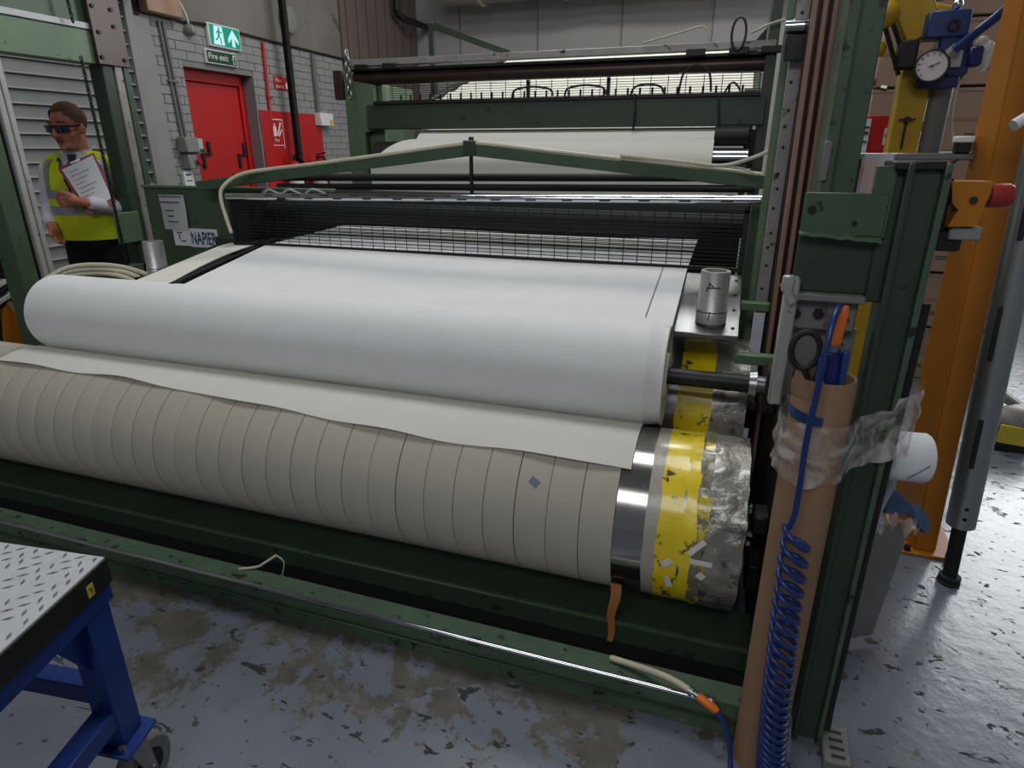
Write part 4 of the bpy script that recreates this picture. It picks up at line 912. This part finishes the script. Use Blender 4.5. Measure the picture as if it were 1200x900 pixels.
# ------------------------------------------------------------------ orange gantry leg, aluminium prop, yellow jack
og = thing('gantry_leg', 'tall orange painted gantry leg standing on the floor at right', 'post', (.9, 2.7, 0))
mb = MB()
lo = [(.838, 2.50), (.915, 2.50), (.93, 2.74), (.79, 2.72)]; hi = [(.750, 2.50), (.830, 2.50), (.865, 2.74), (.765, 2.72)]
A_ = [mb.bm.verts.new((x, y, .012)) for x, y in lo]; B_ = [mb.bm.verts.new((x+(X2-x)*1.7, y, 3.23)) for (x, y), (X2, _) in zip(lo, hi)]
mb.face(A_[::-1]); mb.face(B_)
for k in range(4): mb.face((A_[k], A_[(k+1) % 4], B_[(k+1) % 4], B_[k]))
bmesh.ops.bevel(mb.bm, geom=list(mb.bm.edges), offset=.006, segments=2, affect='EDGES')
obj('leg_column', mb, M['orange'], og)
obj('base_plate', MB().box(.785, 2.47, 0, .99, 2.80, .014, .003), M['orange'], og)
for x, y in ((.812, 2.485), (.955, 2.485)): obj('anchor_bolt', MB().cyl((x, y, .014), (x, y, .035), .012, 6), M['dark'], og)
ap = thing('aluminium_prop', 'slotted aluminium prop leaning on a thin black foot beside the orange leg', 'prop', (.92, 2.33, 0))
f0 = Vector((.917, 2.33, 0)); f1 = Vector((.823, 2.34, 1.75)); dv = (f1-f0).normalized()
t0 = f0+dv*.245
obj('prop_tube', MB().lathe(t0, dv, [(0, .030), (0, .043), (.002, .045), (1.9, .045), (1.9, .03), (.0, .03)], 32), M['prop'], ap)
obj('inner_rod', MB().cyl(f0+dv*.03, f0+dv*.30, .0235, 20), M['black'], ap)
obj('foot_pad', MB().lathe(f0, (0, 0, 1), [(0, 0), (0, .036), (.008, .038), (.014, .032), (.02, .036), (.03, .036), (.036, .026), (.036, 0)], 24), M['rubber'], ap)
sdv = Vector((-.15, -1, 0)).normalized(); sdv = (sdv-dv*sdv.dot(dv)).normalized(); rt = dv.cross(sdv)
for s0, s1, off in ((.24, .42, .012), (.62, .80, .022), (1.0, 1.18, .012)):
    c0 = t0+dv*((s0+s1)/2)+sdv*math.sqrt(.0452**2-off**2)*1.0+rt*off*-1
    obj('slot', MB().obox(c0, dv, rt, sdv, (s1-s0)/2, .008, .0025, .002), M['black'], ap)
for s0 in (.045, .085): obj('pin_hole', MB().cyl(t0+dv*s0+sdv*.040, t0+dv*s0+sdv*.0462, .007, 12), M['black'], ap)
hp = f0+dv*1.62
obj('prop_handle', MB().tube([hp+Vector((.0, -.02, .01)), hp+Vector((-.095, -.06, -.055))], .016, 14), M['white'], ap)

yj = thing('yellow_jack', 'yellow hydraulic column with blue valve block and round pressure gauge', 'machine', (.68, 3.25, 0))
obj('jack_column', MB().beam((.664, 3.25, 0), (.660, 3.25, 1.84), .122, .06, up=(0, 1, 0), b=.01), M['yellow'], yj)
obj('upper_arm', MB().beam((.66, 3.25, 1.92), (.49, 3.25, 2.22), .10, .14, b=.01).beam((.60, 3.25, 2.03), (.74, 3.25, 2.0), .08, .05, b=.01), M['yellow'], yj)
obj('arm_link', MB().tube([(.49, 3.18, 1.99), (.585, 3.17, 1.78)], .009, 8).tube([(.515, 3.18, 2.0), (.60, 3.17, 1.83)], .009, 8).tube([(.47, 3.2, 1.98), (.50, 3.2, 1.72)], .006, 8), M['dark'], yj)
obj('pivot_block', MB().box(.565, 3.15, 1.80, .635, 3.21, 1.905, .008), M['black'], yj)
obj('arm_end', MB().ball((.50, 3.17, 2.0), .05, 12, 8).ball((.50, 3.2, 1.88), .03, 10, 8), M['yellow'], yj)
obj('nut', MB().cyl((.475, 3.17, 1.765), (.505, 3.17, 1.75), .016, 6).cyl((.53, 3.17, 1.735), (.55, 3.16, 1.73), .012, 6), M['steel'], yj)
obj('column_bolt', MB().cyl((.655, 3.225, 1.615), (.655, 3.195, 1.615), .012, 10).box(.625, 3.20, 1.612, .685, 3.21, 1.618).box(.651, 3.205, 1.5, .659, 3.215, 1.61), M['dark'], yj)
obj('grey_body', MB().lathe((.765, 3.30, 1.35), (0, 0, 1), [(0, 0), (0, .055), (.45, .055), (.45, 0)], 20), M['greycover'], yj)
vb = obj('valve_block', MB().box(.645, 3.14, 1.905, .79, 3.26, 2.0, .006).box(.70, 3.15, 1.77, .82, 3.24, 1.915, .008).box(.66, 3.17, 1.73, .80, 3.25, 1.80, .006), M['blue'], yj)
obj('valve_port', MB().lathe((.735, 3.14, 1.945), (0, -1, 0), [(0, .022), (.008, .022), (.008, .012), (0, .012)], 16), M['black'], vb)
obj('valve_ball', MB().ball((.74, 3.17, 2.02), .019, 14, 8), M['chrome'], vb)
obj('valve_label', MB().box(.742, 3.134, 1.80, .785, 3.151, 1.858), M['papergrey'], vb)
obj('solenoid', MB().box(.805, 3.13, 1.80, .855, 3.20, 1.872, .008), M['darkblue'], vb)
obj('plug_housing', MB().box(.858, 3.14, 1.785, .888, 3.2, 1.89, .012).ball((.845, 3.15, 1.885), .022, 10, 6), M['acrylic'], vb)
gg = obj('gauge_case', MB().lathe((.688, 3.15, 1.803), (-.1, -1, .05), [(0, 0), (0, .06), (.03, .062), (.034, .058), (.034, .053), (.03, .052)], 32), M['dark'], yj)
obj('gauge_dial', MB().lathe((.6852, 3.122, 1.8045), (-.1, -1, .05), [(0, .053), (.002, .053), (.002, 0)], 32), M['gauge'], gg)
mb = MB()
for k in range(11):
    a = math.radians(225-k*27); mb.beam((.685+.040*math.cos(a), 3.1185, 1.8045+.040*math.sin(a)), (.685+.049*math.cos(a), 3.1185, 1.8045+.049*math.sin(a)), .003, .0012, up=(0, 1, 0))
mb.beam((.672, 3.118, 1.799), (.712, 3.117, 1.818), .003, .0015, up=(0, 1, 0)); mb.cyl((.685, 3.119, 1.8045), (.685, 3.115, 1.8045), .005, 10)
obj('gauge_needle', mb, M['ink'], gg, smooth=False)
obj('gauge_stem', MB().tube([(.735, 3.13, 1.845), (.755, 3.11, 1.868)], .018, 12), M['alu'], yj)
tag(obj('blue_air_pipe', MB().tube(cat_spline([(.745, 3.10, 1.855), (.79, 3.08, 1.90), (.86, 3.04, 1.97), (.90, 3.0, 2.04), (.93, 2.95, 2.16), (.95, 2.9, 2.4)], 8), .017, 12), M['bluehose']), 'thick blue air pipe rising from the gauge to upper right', 'hose')
tag(obj('white_lead', MB().tube(cat_spline([(.82, 3.2, 1.78), (.80, 3.18, 1.70), (.815, 3.18, 1.58), (.84, 3.16, 1.50)], 8), .006, 6), M['rope']), 'thin white lead hanging from the blue valve block', 'cable')
cb = thing('steel_crossbar', 'grey steel crossbar passing behind the green bracket to the orange leg', 'bar', (.6, 2.62, 1.46))
obj('bar_body', MB().box(.40, 2.60, 1.465, .80, 2.63, 1.487, .003), M['steel'], cb)
obj('bar_support', MB().box(.40, 2.60, 0, .43, 2.63, 1.465, .003), M['dark'], cb)
obj('bar_plug', MB().box(.69, 2.59, 1.487, .735, 2.63, 1.535, .004), M['dark'], cb)
obj('plug_cap', MB().box(.685, 2.585, 1.52, .738, 2.635, 1.54, .003), M['white'], cb)
tag(obj('drooping_cable', MB().tube(cat_spline([(.60, 2.59, 1.46), (.615, 2.58, 1.415), (.65, 2.58, 1.42), (.70, 2.585, 1.47)], 8), .006, 6), M['rubber']), 'thin dark cable drooping below the grey steel crossbar', 'cable')
ac = thing('acrylic_guard', 'clear acrylic guard box between the tall green post and bracket', 'guard', (.42, 2.3, 1.3))
obj('acrylic_sheet', MB().box(.372, 2.28, 1.28, .452, 2.284, 1.487).box(.449, 2.28, 1.28, .453, 2.40, 1.487), M['acrylic'], ac)
obj('guard_edge', MB().box(.366, 2.276, 1.28, .374, 2.288, 1.487), M['chrome'], ac)
obj('copper_strip', MB().box(.418, 2.30, 1.28, .428, 2.31, 1.487), M['orange'], ac)
rs = thing('red_notice_board', 'red board with white notices seen between green post and yellow column', 'sign', (.58, 3.9, 1.45))
obj('board_panel', MB().box(.52, 3.9, 1.2, .80, 3.93, 1.66, .003), M['red'], rs)
obj('white_notice', MB().box(.565, 3.89, 1.3, .635, 3.901, 1.645), M['paper'], rs)
obj('notice_lines', MB().box(.575, 3.887, 1.60, .63, 3.8905, 1.61).box(.575, 3.887, 1.57, .63, 3.8905, 1.585).box(.575, 3.887, 1.53, .63, 3.8905, 1.54), M['ink'], rs, smooth=False)
obj('round_label', MB().box(.705, 3.89, 1.52, .76, 3.901, 1.60), M['paper'], rs)
obj('label_ring', MB().lathe((.728, 3.89, 1.565), (0, -1, 0), [(0, .014), (.002, .014), (.002, .020), (0, .020)], 20), M['ink'], rs, smooth=False)
obj('board_post', MB().box(.76, 3.93, 0, .80, 3.97, 1.6), M['dark'], rs)
# stacked cartons behind
cart = None; cc = 0
names = ['carton at the left of the stack', 'carton in middle of the stack', 'carton at right of the stack']
tiers = ['on the floor tier', 'on the second tier', 'on the third tier', 'on the fourth tier', 'on the fifth tier', 'on the sixth tier', 'on the top tier']
for k in range(7):
    for i in range(3):
        loc = (.93+i*.345+random.uniform(-.01, .01), 5.0+random.uniform(-.02, .02), k*.372)
        lab = 'brown '+names[i]+' '+tiers[k]+' behind the yellow jack'
        if cart is None:
            cart = thing('carton', lab, 'carton', loc, 'stacked cartons behind the yellow jack')
            x, y, z = loc
            obj('carton_body', MB().box(x-.165, y-.2, z, x+.165, y+.2, z+.355, .006), M['box'], cart)
            obj('tape_strip', MB().box(x-.166, y-.202, z+.172, x+.166, y-.198, z+.192), M['card'], cart)
            obj('lid_flap', MB().box(x-.167, y-.203, z+.338, x+.167, y-.197, z+.357), M['brown_steel'], cart)
            obj('carton_print', MB().box(x+.03, y-.2015, z+.08, x+.11, y-.199, z+.088).box(x+.03, y-.2015, z+.095, x+.10, y-.199, z+.103), M['ink'], cart)
        else: copy_tree(cart, loc, lab)
# floor equipment at the right edge
fj = thing('floor_jack', 'grey cast floor jack arms with a yellow lettered label at right edge', 'jack', (1.62, 3.75, 0))
obj('jack_head', MB().ball((1.56, 3.75, .14), .11, 16, 10, (1.2, .9, .8)), M['greycover'], fj)
obj('jack_arm', MB().beam((1.56, 3.80, .18), (2.05, 3.95, .22), .07, .06, b=.01), M['greycover'], fj)
obj('jack_arm', MB().beam((1.60, 3.70, .12), (2.05, 3.62, .08), .06, .05, b=.01), M['greycover'], fj)
obj('jack_arm', MB().beam((1.45, 4.05, .28), (1.62, 3.85, .18), .05, .05, b=.01), M['greycover'], fj)
obj('yellow_label', MB().obox((1.535, 3.648, .10), (1, .12, -.12), (0, 0, 1), (0, 1, 0), .075, .05, .008, .003), M['label_yellow'], fj)
text('lettering', 'ORD', (1.475, 3.634, .082), (1, .12, -.12), (.1, 0, 1), .05, M['ink'], fj, bold=.01)
obj('jack_foot', MB().box(1.46, 3.66, 0, 1.62, 3.84, .06, .01), M['dark'], fj)
rb = thing('red_bin', 'red bin in the distance beyond the aluminium prop', 'bin', (3.3, 7.3, 0))
obj('bin_body', MB().lathe((3.3, 7.3, 0), (0, 0, 1), [(0, 0), (0, .36), (.7, .42), (.72, .44), (.75, .44), (.75, .40), (.1, .33)], 28), M['red'], rb)
obj('bin_liner', MB().lathe((3.3, 7.3, .3), (0, 0, 1), [(.44, .40), (.47, .445), (.40, .45)], 28), M['white'], rb)

# ------------------------------------------------------------------ blue trolley (near left)
C0 = Vector((-1.204, .802, .67)); U = Vector((-.993, -.12, 0)).normalized(); Vv = Vector((.262, -.965, 0)).normalized(); Zz = Vector((0, 0, 1))
W_, D_ = .80, .62
def tp(u, v, z): return C0+U*u+Vv*v+Vector((0, 0, z-.67))
ty = thing('trolley', 'blue steel trolley with worn tread plate top at lower left', 'trolley', tuple(tp(W_/2, D_/2, 0)))
obj('top_plate', MB().prism([tp(0, 0, .664), tp(W_, 0, .664), tp(W_, D_, .664), tp(0, D_, .664)], (0, 0, .006)), M['diamond'], ty)
mb = MB(); k = 0; v = .012
while v < D_-.01:
    u = .016+(.019 if k % 2 else 0)
    while u < W_-.01:
        alt = (int(round(u/.038))+k) % 2
        d = (U*.8+Vv*.6) if alt else (U*.35-Vv*.94)
        n = d.cross(Zz).normalized()
        c = tp(u+random.uniform(-.002, .002), v, .6705); a = d.normalized()*.0115
        if random.random() < .93:
            vs = [mb.bm.verts.new(c-a), mb.bm.verts.new(c+n*.0036), mb.bm.verts.new(c+a), mb.bm.verts.new(c-n*.0036)]
            tpv = mb.bm.verts.new(c+Vector((0, 0, .0016)))
            for i in range(4): mb.face((vs[i], vs[(i+1) % 4], tpv))
        u += .038
    v += .019; k += 1
stuff(obj('tread_bar', mb, M['tread'], ty))
mb = MB()
def rail(a, c, wd, ht, m='trolleyblue', name='rail', b=.003): return obj(name, MB().beam(a, c, wd, ht, b=b), M[m], ty)
obj('top_skirt', MB().beam(tp(0, .0, .637), tp(0, D_, .637), .008, .058).beam(tp(0, 0, .637), tp(W_, 0, .637), .008, .058).beam(tp(W_, 0, .637), tp(W_, D_, .637), .008, .058).beam(tp(0, D_, .637), tp(W_, D_, .637), .008, .058), M['dark'], ty)
obj('yellow_sticker', MB().obox(tp(-.0045, .062, .632), Vv, U, Zz, .009, .0012, .014), M['label_yellow'], ty)
obj('sticker_mark', MB().obox(tp(-.0058, .062, .634), (Vv+Zz), U, Zz-Vv, .006, .0004, .0015).obox(tp(-.0058, .060, .631), Zz, U, Vv, .008, .0004, .0015), M['ink'], ty)
rail(tp(.03, .0, .585), tp(.03, D_, .585), .05, .05, name='top_rail'); rail(tp(W_-.03, 0, .585), tp(W_-.03, D_, .585), .05, .05, name='top_rail')
rail(tp(.03, .03, .585), tp(W_-.03, .03, .585), .05, .05, name='top_rail'); rail(tp(.03, D_-.03, .585), tp(W_-.03, D_-.03, .585), .05, .05, name='top_rail')
for (u, v, su, sv) in ((.035, .05, -1, 1), (W_-.035, .05, 1, 1), (.035, D_-.05, -1, -1), (W_-.035, D_-.05, 1, -1)):
    t = tp(u, v, .61); q = tp(u, v, .205)
    obj('leg', MB().beam(t, q, .055, .07, up=Vv, b=.003), M['trolleyblue'], ty)
    gp = [tp(u, v+sv*.03, .56), tp(u, v+sv*.11, .56), tp(u, v+sv*.03, .42)]
    obj('gusset', MB().prism([p+U*.004 for p in gp], -U*.008), M['trolleyblue'], ty)
    f = tp(u, v, .197)
    obj('caster_plate', MB().obox(f, U, Vv, Zz, .055, .055, .006, .002), M['trolleyblue'], ty)
    obj('plate_bolt', MB().cyl(f+Vv*.04*-sv*-1+U*.03*su*-1*-1+Zz*.006, f+Vv*.04*sv+U*.03*su+Zz*.018, .008, 6), M['steel'], ty)
    wc = tp(u-.012, v-.02, .078)
    ft = obj('caster_fork', MB().prism([f-Zz*.006+U*.028+Vv*.03, f-Zz*.006+U*.028-Vv*.03, wc+U*.028-Vv*.015-Zz*.01, wc+U*.028+Vv*.015-Zz*.01], U*.004).prism([f-Zz*.006-U*.028+Vv*.03, f-Zz*.006-U*.028-Vv*.03, wc-U*.028-Vv*.015-Zz*.01, wc-U*.028+Vv*.015-Zz*.01], -U*.004).cyl(wc-U*.038, wc+U*.038, .009, 10).cyl(f-Zz*.006, f-Zz*.03, .03, 16), M['steel'], ty)
    obj('wheel_tyre', MB().lathe(wc-U*.02, U, [(0, .045), (0, .070), (.006, .077), (.034, .077), (.04, .070), (.04, .045), (0, .045)], 28), M['greycover'], ft)
    obj('wheel_hub', MB().lathe(wc-U*.018, U, [(0, 0), (0, .046), (.036, .046), (.036, 0)], 20), M['black'], ft)
rail(tp(.035, .05, .335), tp(W_-.035, .05, .335), .045, .05, name='lower_rail'); rail(tp(.035, D_-.05, .335), tp(W_-.035, D_-.05, .335), .045, .05, name='lower_rail')
rail(tp(.035, .06, .285), tp(.035, D_-.06, .285), .05, .05, name='lower_rail'); rail(tp(W_-.035, .06, .285), tp(W_-.035, D_-.06, .285), .05, .05, name='lower_rail')

# ------------------------------------------------------------------ the man by the shutter
MO = Vector((-3.62, 2.87, 0)); MF = Vector((.522, -.853, 0)); ML = Vector((.853, .522, 0))
def pt(l, f, z): return MO+ML*l+MF*f+Vector((0, 0, z))
HC = pt(0, .05, 1.617)
HF = Vector((.20, -.96, -.15)).normalized(); HL = Vector((.979, .204, 0)); HU = HL.cross(HF)*1.0
if HU.z < 0: HU = -HU
def hp_(l, f, z): return HC+HL*l+HF*f+HU*z
def blob(name, caps, balls, vox, mat, parent, smooth=3):
    mb = MB()
    for a, c, r0, r1 in caps:
        a = Vector(a); c = Vector(c)
        mb.cyl(a, c, r0, 14, r1); mb.ball(a, r0, 14, 8); mb.ball(c, r1, 14, 8)
    for c, rad, ax in balls:
        rot = Matrix((ax[0], ax[1], ax[2])).transposed()
        mb.ball(c, 1, 18, 12, rad, rot)
    o = obj('tmp', mb, M[mat], None, smooth=True)
    m = o.modifiers.new('r', 'REMESH'); m.mode = 'VOXEL'; m.voxel_size = vox; m.use_smooth_shade = True
    s = o.modifiers.new('s', 'SMOOTH'); s.iterations = smooth; s.factor = .5
    dg = bpy.context.evaluated_depsgraph_get(); me = bpy.data.meshes.new_from_object(o.evaluated_get(dg))
    bm = bmesh.new(); bm.from_mesh(me); bmesh.ops.translate(bm, verts=bm.verts, vec=o.location)
    bpy.data.objects.remove(o)
    return obj(name, bm, M[mat], parent, ang=80)
man = thing('person', 'man in yellow hi-vis vest and dark glasses holding a maroon clipboard by the shutter', 'person', tuple(MO))
BA = (ML, MF, Vector((0, 0, 1))); HA = (HL, HF, HU)
handL = pt(.005, .235, 1.232); wristL = pt(.085, .235, 1.215); elbL = pt(.245, .0, 1.15)
handR = pt(-.16, .14, 1.06); wristR = pt(-.19, .10, 1.10); elbR = pt(-.222, -.03, 1.17)
caps = [(hp_(0, -.02, -.07), pt(0, -.01, 1.42), .056, .062), (pt(-.14, 0, 1.39), pt(.14, 0, 1.39), .045, .045),
        (pt(.165, 0, 1.385), elbL, .042, .036), (elbL, wristL, .036, .027), (pt(-.155, 0, 1.385), elbR, .042, .034), (elbR, wristR, .036, .027),
        (pt(.09, 0, .95), pt(.10, .015, .5), .075, .052), (pt(.10, .015, .5), pt(.105, -.01, .09), .05, .035),
        (pt(-.09, 0, .95), pt(-.10, .015, .5), .075, .052), (pt(-.10, .015, .5), pt(-.105, -.01, .09), .05, .035),
        (pt(.105, -.02, .05), pt(.12, .13, .04), .04, .03), (pt(-.105, -.02, .05), pt(-.12, .13, .04), .04, .03),
        (hp_(0, .098, .012), hp_(0, .119, -.030), .010, .0145), (hp_(-.013, .105, -.033), hp_(.013, .105, -.033), .010, .010),
        (hp_(-.04, .082, .02), hp_(.04, .082, .02), .012, .012)]
balls = [(hp_(0, -.012, .035), (.074, .096, .086), HA), (hp_(0, .028, -.03), (.064, .072, .084), HA), (hp_(0, .045, -.088), (.046, .050, .034), HA),
         (hp_(0, .085, -.098), (.02, .018, .018), HA), (hp_(.042, .055, -.03), (.026, .03, .03), HA), (hp_(-.042, .055, -.03), (.026, .03, .03), HA),
         (hp_(.077, -.008, -.012), (.012, .022, .033), HA), (hp_(-.077, -.008, -.012), (.012, .022, .033), HA),
         (pt(0, 0, 1.27), (.15, .09, .2), BA), (pt(0, .0, 1.02), (.14, .095, .14), BA)]
def fingers(base, along, palm_n, across, spread, curl):
    """four unequal fingers and a thumb, each bent twice"""
    out = []
    for k, ln in enumerate((.066, .074, .070, .056)):
        b = base+across*(.030-.02*k); d = along.normalized(); p1 = b+d*ln*.42
        d2 = (d*math.cos(curl)+palm_n*math.sin(curl)).normalized(); p2 = p1+d2*ln*.33
        d3 = (d*math.cos(curl*1.9)+palm_n*math.sin(curl*1.9)).normalized(); p3 = p2+d3*ln*.25
        out += [(b, p1, .0098, .009), (p1, p2, .009, .0084), (p2, p3, .0084, .0074)]
    return out
# left hand: fingers point across the board edge, thumb up
al = (pt(-1, .12, 0)-pt(0, 0, 0)).normalized(); pn = (pt(0, -1, 0)-pt(0, 0, 0)).normalized(); ac_ = Vector((0, 0, 1))
pb = handL+al*.018
caps += [(wristL, handL-al*.0, .027, .026), (handL+ac_*.018, handL-ac_*.02, .022, .021), (pb+ac_*.024, pb-ac_*.026, .015, .014)]
caps += fingers(pb+al*.01, al, pn, ac_, 0, .75)
caps += [(handL+ac_*.018, handL+ac_*.040+al*.024, .013, .0115), (handL+ac_*.040+al*.024, handL+ac_*.046+al*.052, .0115, .0095)]
al2 = (pt(.25, .45, -.9)-pt(0, 0, 0)).normalized(); pn2 = (pt(1, .1, .2)-pt(0, 0, 0)).normalized(); ac2 = al2.cross(pn2).normalized()
pb2 = handR+al2*.02
caps += [(wristR, handR, .026, .025), (handR+ac2*.018, handR-ac2*.02, .020, .020), (pb2+ac2*.024, pb2-ac2*.026, .014, .014)]
caps += fingers(pb2+al2*.01, al2, pn2, ac2, 0, .5)
caps += [(handR+ac2*.02, handR+ac2*.044+al2*.022, .013, .011), (handR+ac2*.044+al2*.022, handR+ac2*.05+al2*.048, .011, .009)]
body = blob('body', caps, balls, .0065, 'skin', man, 3)
lips = obj('mouth', MB().ball(hp_(0, .099, -.058), 1, 14, 8, (.024, .010, .0045), Matrix(HA).transposed()).ball(hp_(0, .098, -.066), 1, 14, 8, (.021, .010, .005), Matrix(HA).transposed()), M['lip'], body)
obj('eyebrow', MB().tube([hp_(.016, .100, .034), hp_(.035, .094, .040), hp_(.055, .078, .034)], .005, 6).tube([hp_(-.016, .100, .034), hp_(-.035, .094, .040), hp_(-.055, .078, .034)], .005, 6), M['hair'], body)
# glasses with wrap-round smoked lenses
gl = obj('safety_glasses', MB().sheet(lambda u, v: hp_(.073*math.sin((u-.5)*2.5)/math.sin(1.25), .075+.040*math.cos((u-.5)*2.5)-.004, -.018+.040*v-.006*(abs(u-.5) < .06)*(1-v)), 24, 5, .004), M['lens'], man)
obj('temple_arm', MB().beam(hp_(.0745, .085, .012), hp_(.081, -.02, .010), .004, .009).beam(hp_(-.0745, .085, .012), hp_(-.081, -.02, .010), .004, .009), M['black'], gl)
# hair: receding at the forehead, fuller at sides and back
def hairshell(bm_r=1.0):
    mb = MB(); n, m_ = 48, 30
    mb.ball(Vector((0, 0, 0)), 1, n, m_, (1, 1, 1))
    for v in mb.bm.verts:
        d = v.co.copy(); p = Vector((d.x*.0815, d.y*.105-.014, d.z*.0945+.036))
        k = 1+.05*noise.noise((d.x*3, d.y*3, d.z*9)); p = Vector((p.x*k, -.014+(p.y+.014)*k, .036+(p.z-.036)*k)); v.co = p
    dead = []
    for f in mb.bm.faces:
        c = f.calc_center_median()
        line = .092-.25*max(0, .052-c.y)*(1 if c.y > -.0 else 0)
        front = c.y > .048 and c.z < .098
        side = c.y > -.005 and c.z < .03+max(0, c.y-.02)*1.6
        low = c.z < -.045
        if front or side or low: dead.append(f)
    bmesh.ops.delete(mb.bm, geom=dead, context='FACES')
    for v in mb.bm.verts: v.co = hp_(v.co.x, v.co.y, v.co.z)
    return mb
hm = hairshell()
r = bmesh.ops.solidify(hm.bm, geom=hm.bm.faces[:], thickness=.012)
obj('hair', hm, M['hair'], man, ang=80)
# shirt, vest, tie, trousers, shoes
shirt = blob('shirt', [(pt(-.14, 0, 1.395), pt(.14, 0, 1.395), .058, .058), (pt(.172, 0, 1.385), elbL, .062, .053), (elbL, wristL-(wristL-elbL)*.06, .052, .038), (pt(-.162, 0, 1.385), elbR, .06, .05), (elbR, wristR-(wristR-elbR)*.05, .05, .037), (pt(0, .0, 1.43), pt(0, .005, 1.465), .072, .068)],
      [(pt(0, .01, 1.27), (.178, .118, .20), BA), (pt(0, .02, 1.08), (.168, .128, .15), BA)], .011, 'shirt', man, 4)
obj('collar', MB().sheet(lambda u, v: pt((.066+.008*v)*math.sin(.5+u*5.28), -.002+(.064+.008*v)*math.cos(.5+u*5.28), 1.452+.05*v-.012*math.cos(.5+u*5.28)), 30, 2, .003), M['shirt'], man, ang=80)
for s in (-1, 1): obj('collar', MB().prism([pt(s*.008, .072, 1.455), pt(s*.062, .052, 1.492), pt(s*.075, .065, 1.455), pt(s*.042, .098, 1.412)], MF*.006), M['shirt'], man)
sec = [(1.00, .178, .138, .022), (1.10, .184, .142, .022), (1.20, .19, .138, .018), (1.30, .197, .132, .012), (1.38, .200, .118, .004), (1.425, .196, .104, 0), (1.452, .172, .094, -.004), (1.472, .128, .086, -.006), (1.490, .086, .078, -.008)]
def vsec(z):
    for a, c in zip(sec, sec[1:]):
        if z <= c[0]: t = (z-a[0])/(c[0]-a[0]); return [a[i]+(c[i]-a[i])*t for i in range(4)]
    return list(sec[-1])
def vpt(a, z, off=0):
    _, rx, ry, cy = vsec(z); wv = .004*math.sin(a*7+z*20)*(1.3-z) if z < 1.3 else 0
    # a = 0 faces forward
    return pt((rx+off+wv)*math.sin(a), cy+(ry+off+wv)*math.cos(a), z)
mb = MB(); NA, NZ = 64, 26
zs = [1.0+.490*i/NZ for i in range(NZ+1)]
V = [[mb.bm.verts.new(vpt(2*PI*k/NA, z)) for k in range(NA)] for z in zs]
for i in range(NZ):
    for k in range(NA):
        a = 2*PI*(k+.5)/NA; a = a if a < PI else a-2*PI; z = (zs[i]+zs[i+1])/2
        if z > 1.24 and abs(a) < .05+(z-1.24)*2.1: continue
        mb.face((V[i][k], V[i][(k+1) % NA], V[i+1][(k+1) % NA], V[i+1][k]))
bmesh.ops.delete(mb.bm, geom=[v for v in mb.bm.verts if not v.link_faces], context='VERTS')
vest = obj('hi_vis_vest', mb, M['vest'], man, ang=80)
for z0, z1 in ((1.145, 1.19), (1.235, 1.28)):
    obj('reflective_band', MB().sheet(lambda u, v: vpt(.03+u*(2*PI-.06), z0+(z1-z0)*v, .004), 60, 2), M['reflect'], vest, ang=80)
for s in (-1, 1):
    obj('shoulder_band', MB().sheet(lambda u, v: vpt(s*((.82-.18*v*v)+u*.26), 1.28+.165*v, .005), 4, 10), M['reflect'], vest, ang=80)
obj('vest_edging', MB().tube([vpt(.055+(z-1.24)*2.1, z, .003) for z in (1.25, 1.28, 1.31, 1.34)], .004, 6).tube([vpt(-.055-(z-1.24)*2.1, z, .003) for z in (1.25, 1.28, 1.31, 1.34)], .004, 6), M['trousers'], vest)
obj('tie', MB().prism([pt(-.022, .088, 1.472), pt(.022, .088, 1.472), pt(.014, .108, 1.43), pt(-.014, .108, 1.43)], MF*.012).prism([pt(-.013, .108, 1.43), pt(.013, .108, 1.43), pt(.028, .148, 1.24), pt(-.028, .148, 1.24)], MF*.006), M['tie'], man)
blob('trousers', [(pt(.088, .0, .94), pt(.10, .02, .50), .092, .072), (pt(.10, .02, .50), pt(.105, -.01, .09), .072, .06), (pt(-.088, .0, .94), pt(-.10, .02, .50), .092, .072), (pt(-.10, .02, .50), pt(-.105, -.01, .09), .072, .06)],
     [(pt(0, .01, .99), (.168, .128, .10), BA), (pt(0, -.02, .92), (.165, .125, .10), BA)], .012, 'trousers', man, 3)
for s in (-1, 1):
    blob('shoe', [(pt(s*.105, -.03, .045), pt(s*.12, .15, .038), .045, .038)], [(pt(s*.115, .08, .045), (.05, .10, .045), BA)], .009, 'rubber', man, 2)
# clipboard held against the chest
c4 = [Vector(p) for p in ((-3.582, 2.698, 1.401), (-3.452, 2.832, 1.481), (-3.351, 2.826, 1.214), (-3.456, 2.717, 1.145))]
cn = (c4[1]-c4[0]).cross(c4[3]-c4[0]).normalized()
if cn.dot(Vector((3.6, -2.8, 1.5))) < 0: cn = -cn
cbd = thing('clipboard', 'maroon clipboard with white papers in the left hand of the man', 'clipboard', tuple(c4[3]))
obj('board', MB().prism([p-cn*.004 for p in c4], cn*.004), M['clipred'], cbd)
def bil(u, v): return (c4[0]*(1-u)+c4[1]*u)*(1-v)+(c4[3]*(1-u)+c4[2]*u)*v
obj('paper_sheet', MB().prism([bil(.07, .06)+cn*.0005, bil(.95, .04)+cn*.0005, bil(.92, .90)+cn*.0005, bil(.10, .88)+cn*.0005], cn*.003), M['paper'], cbd)
obj('clip', MB().prism([bil(.34, .0)+cn*.003, bil(.62, .0)+cn*.003, bil(.60, .04)+cn*.003, bil(.36, .04)+cn*.003], cn*.004), M['steel'], cbd)
mb = MB()
for k in range(7):
    a = bil(.18, .16+k*.085)+cn*.0042; c = bil(.45+.35*((k*37) % 10)/10, .16+k*.085)+cn*.0042; mb.beam(a, c, .0035, .0006, up=cn)
obj('handwriting', mb, M['line'], cbd, smooth=False)
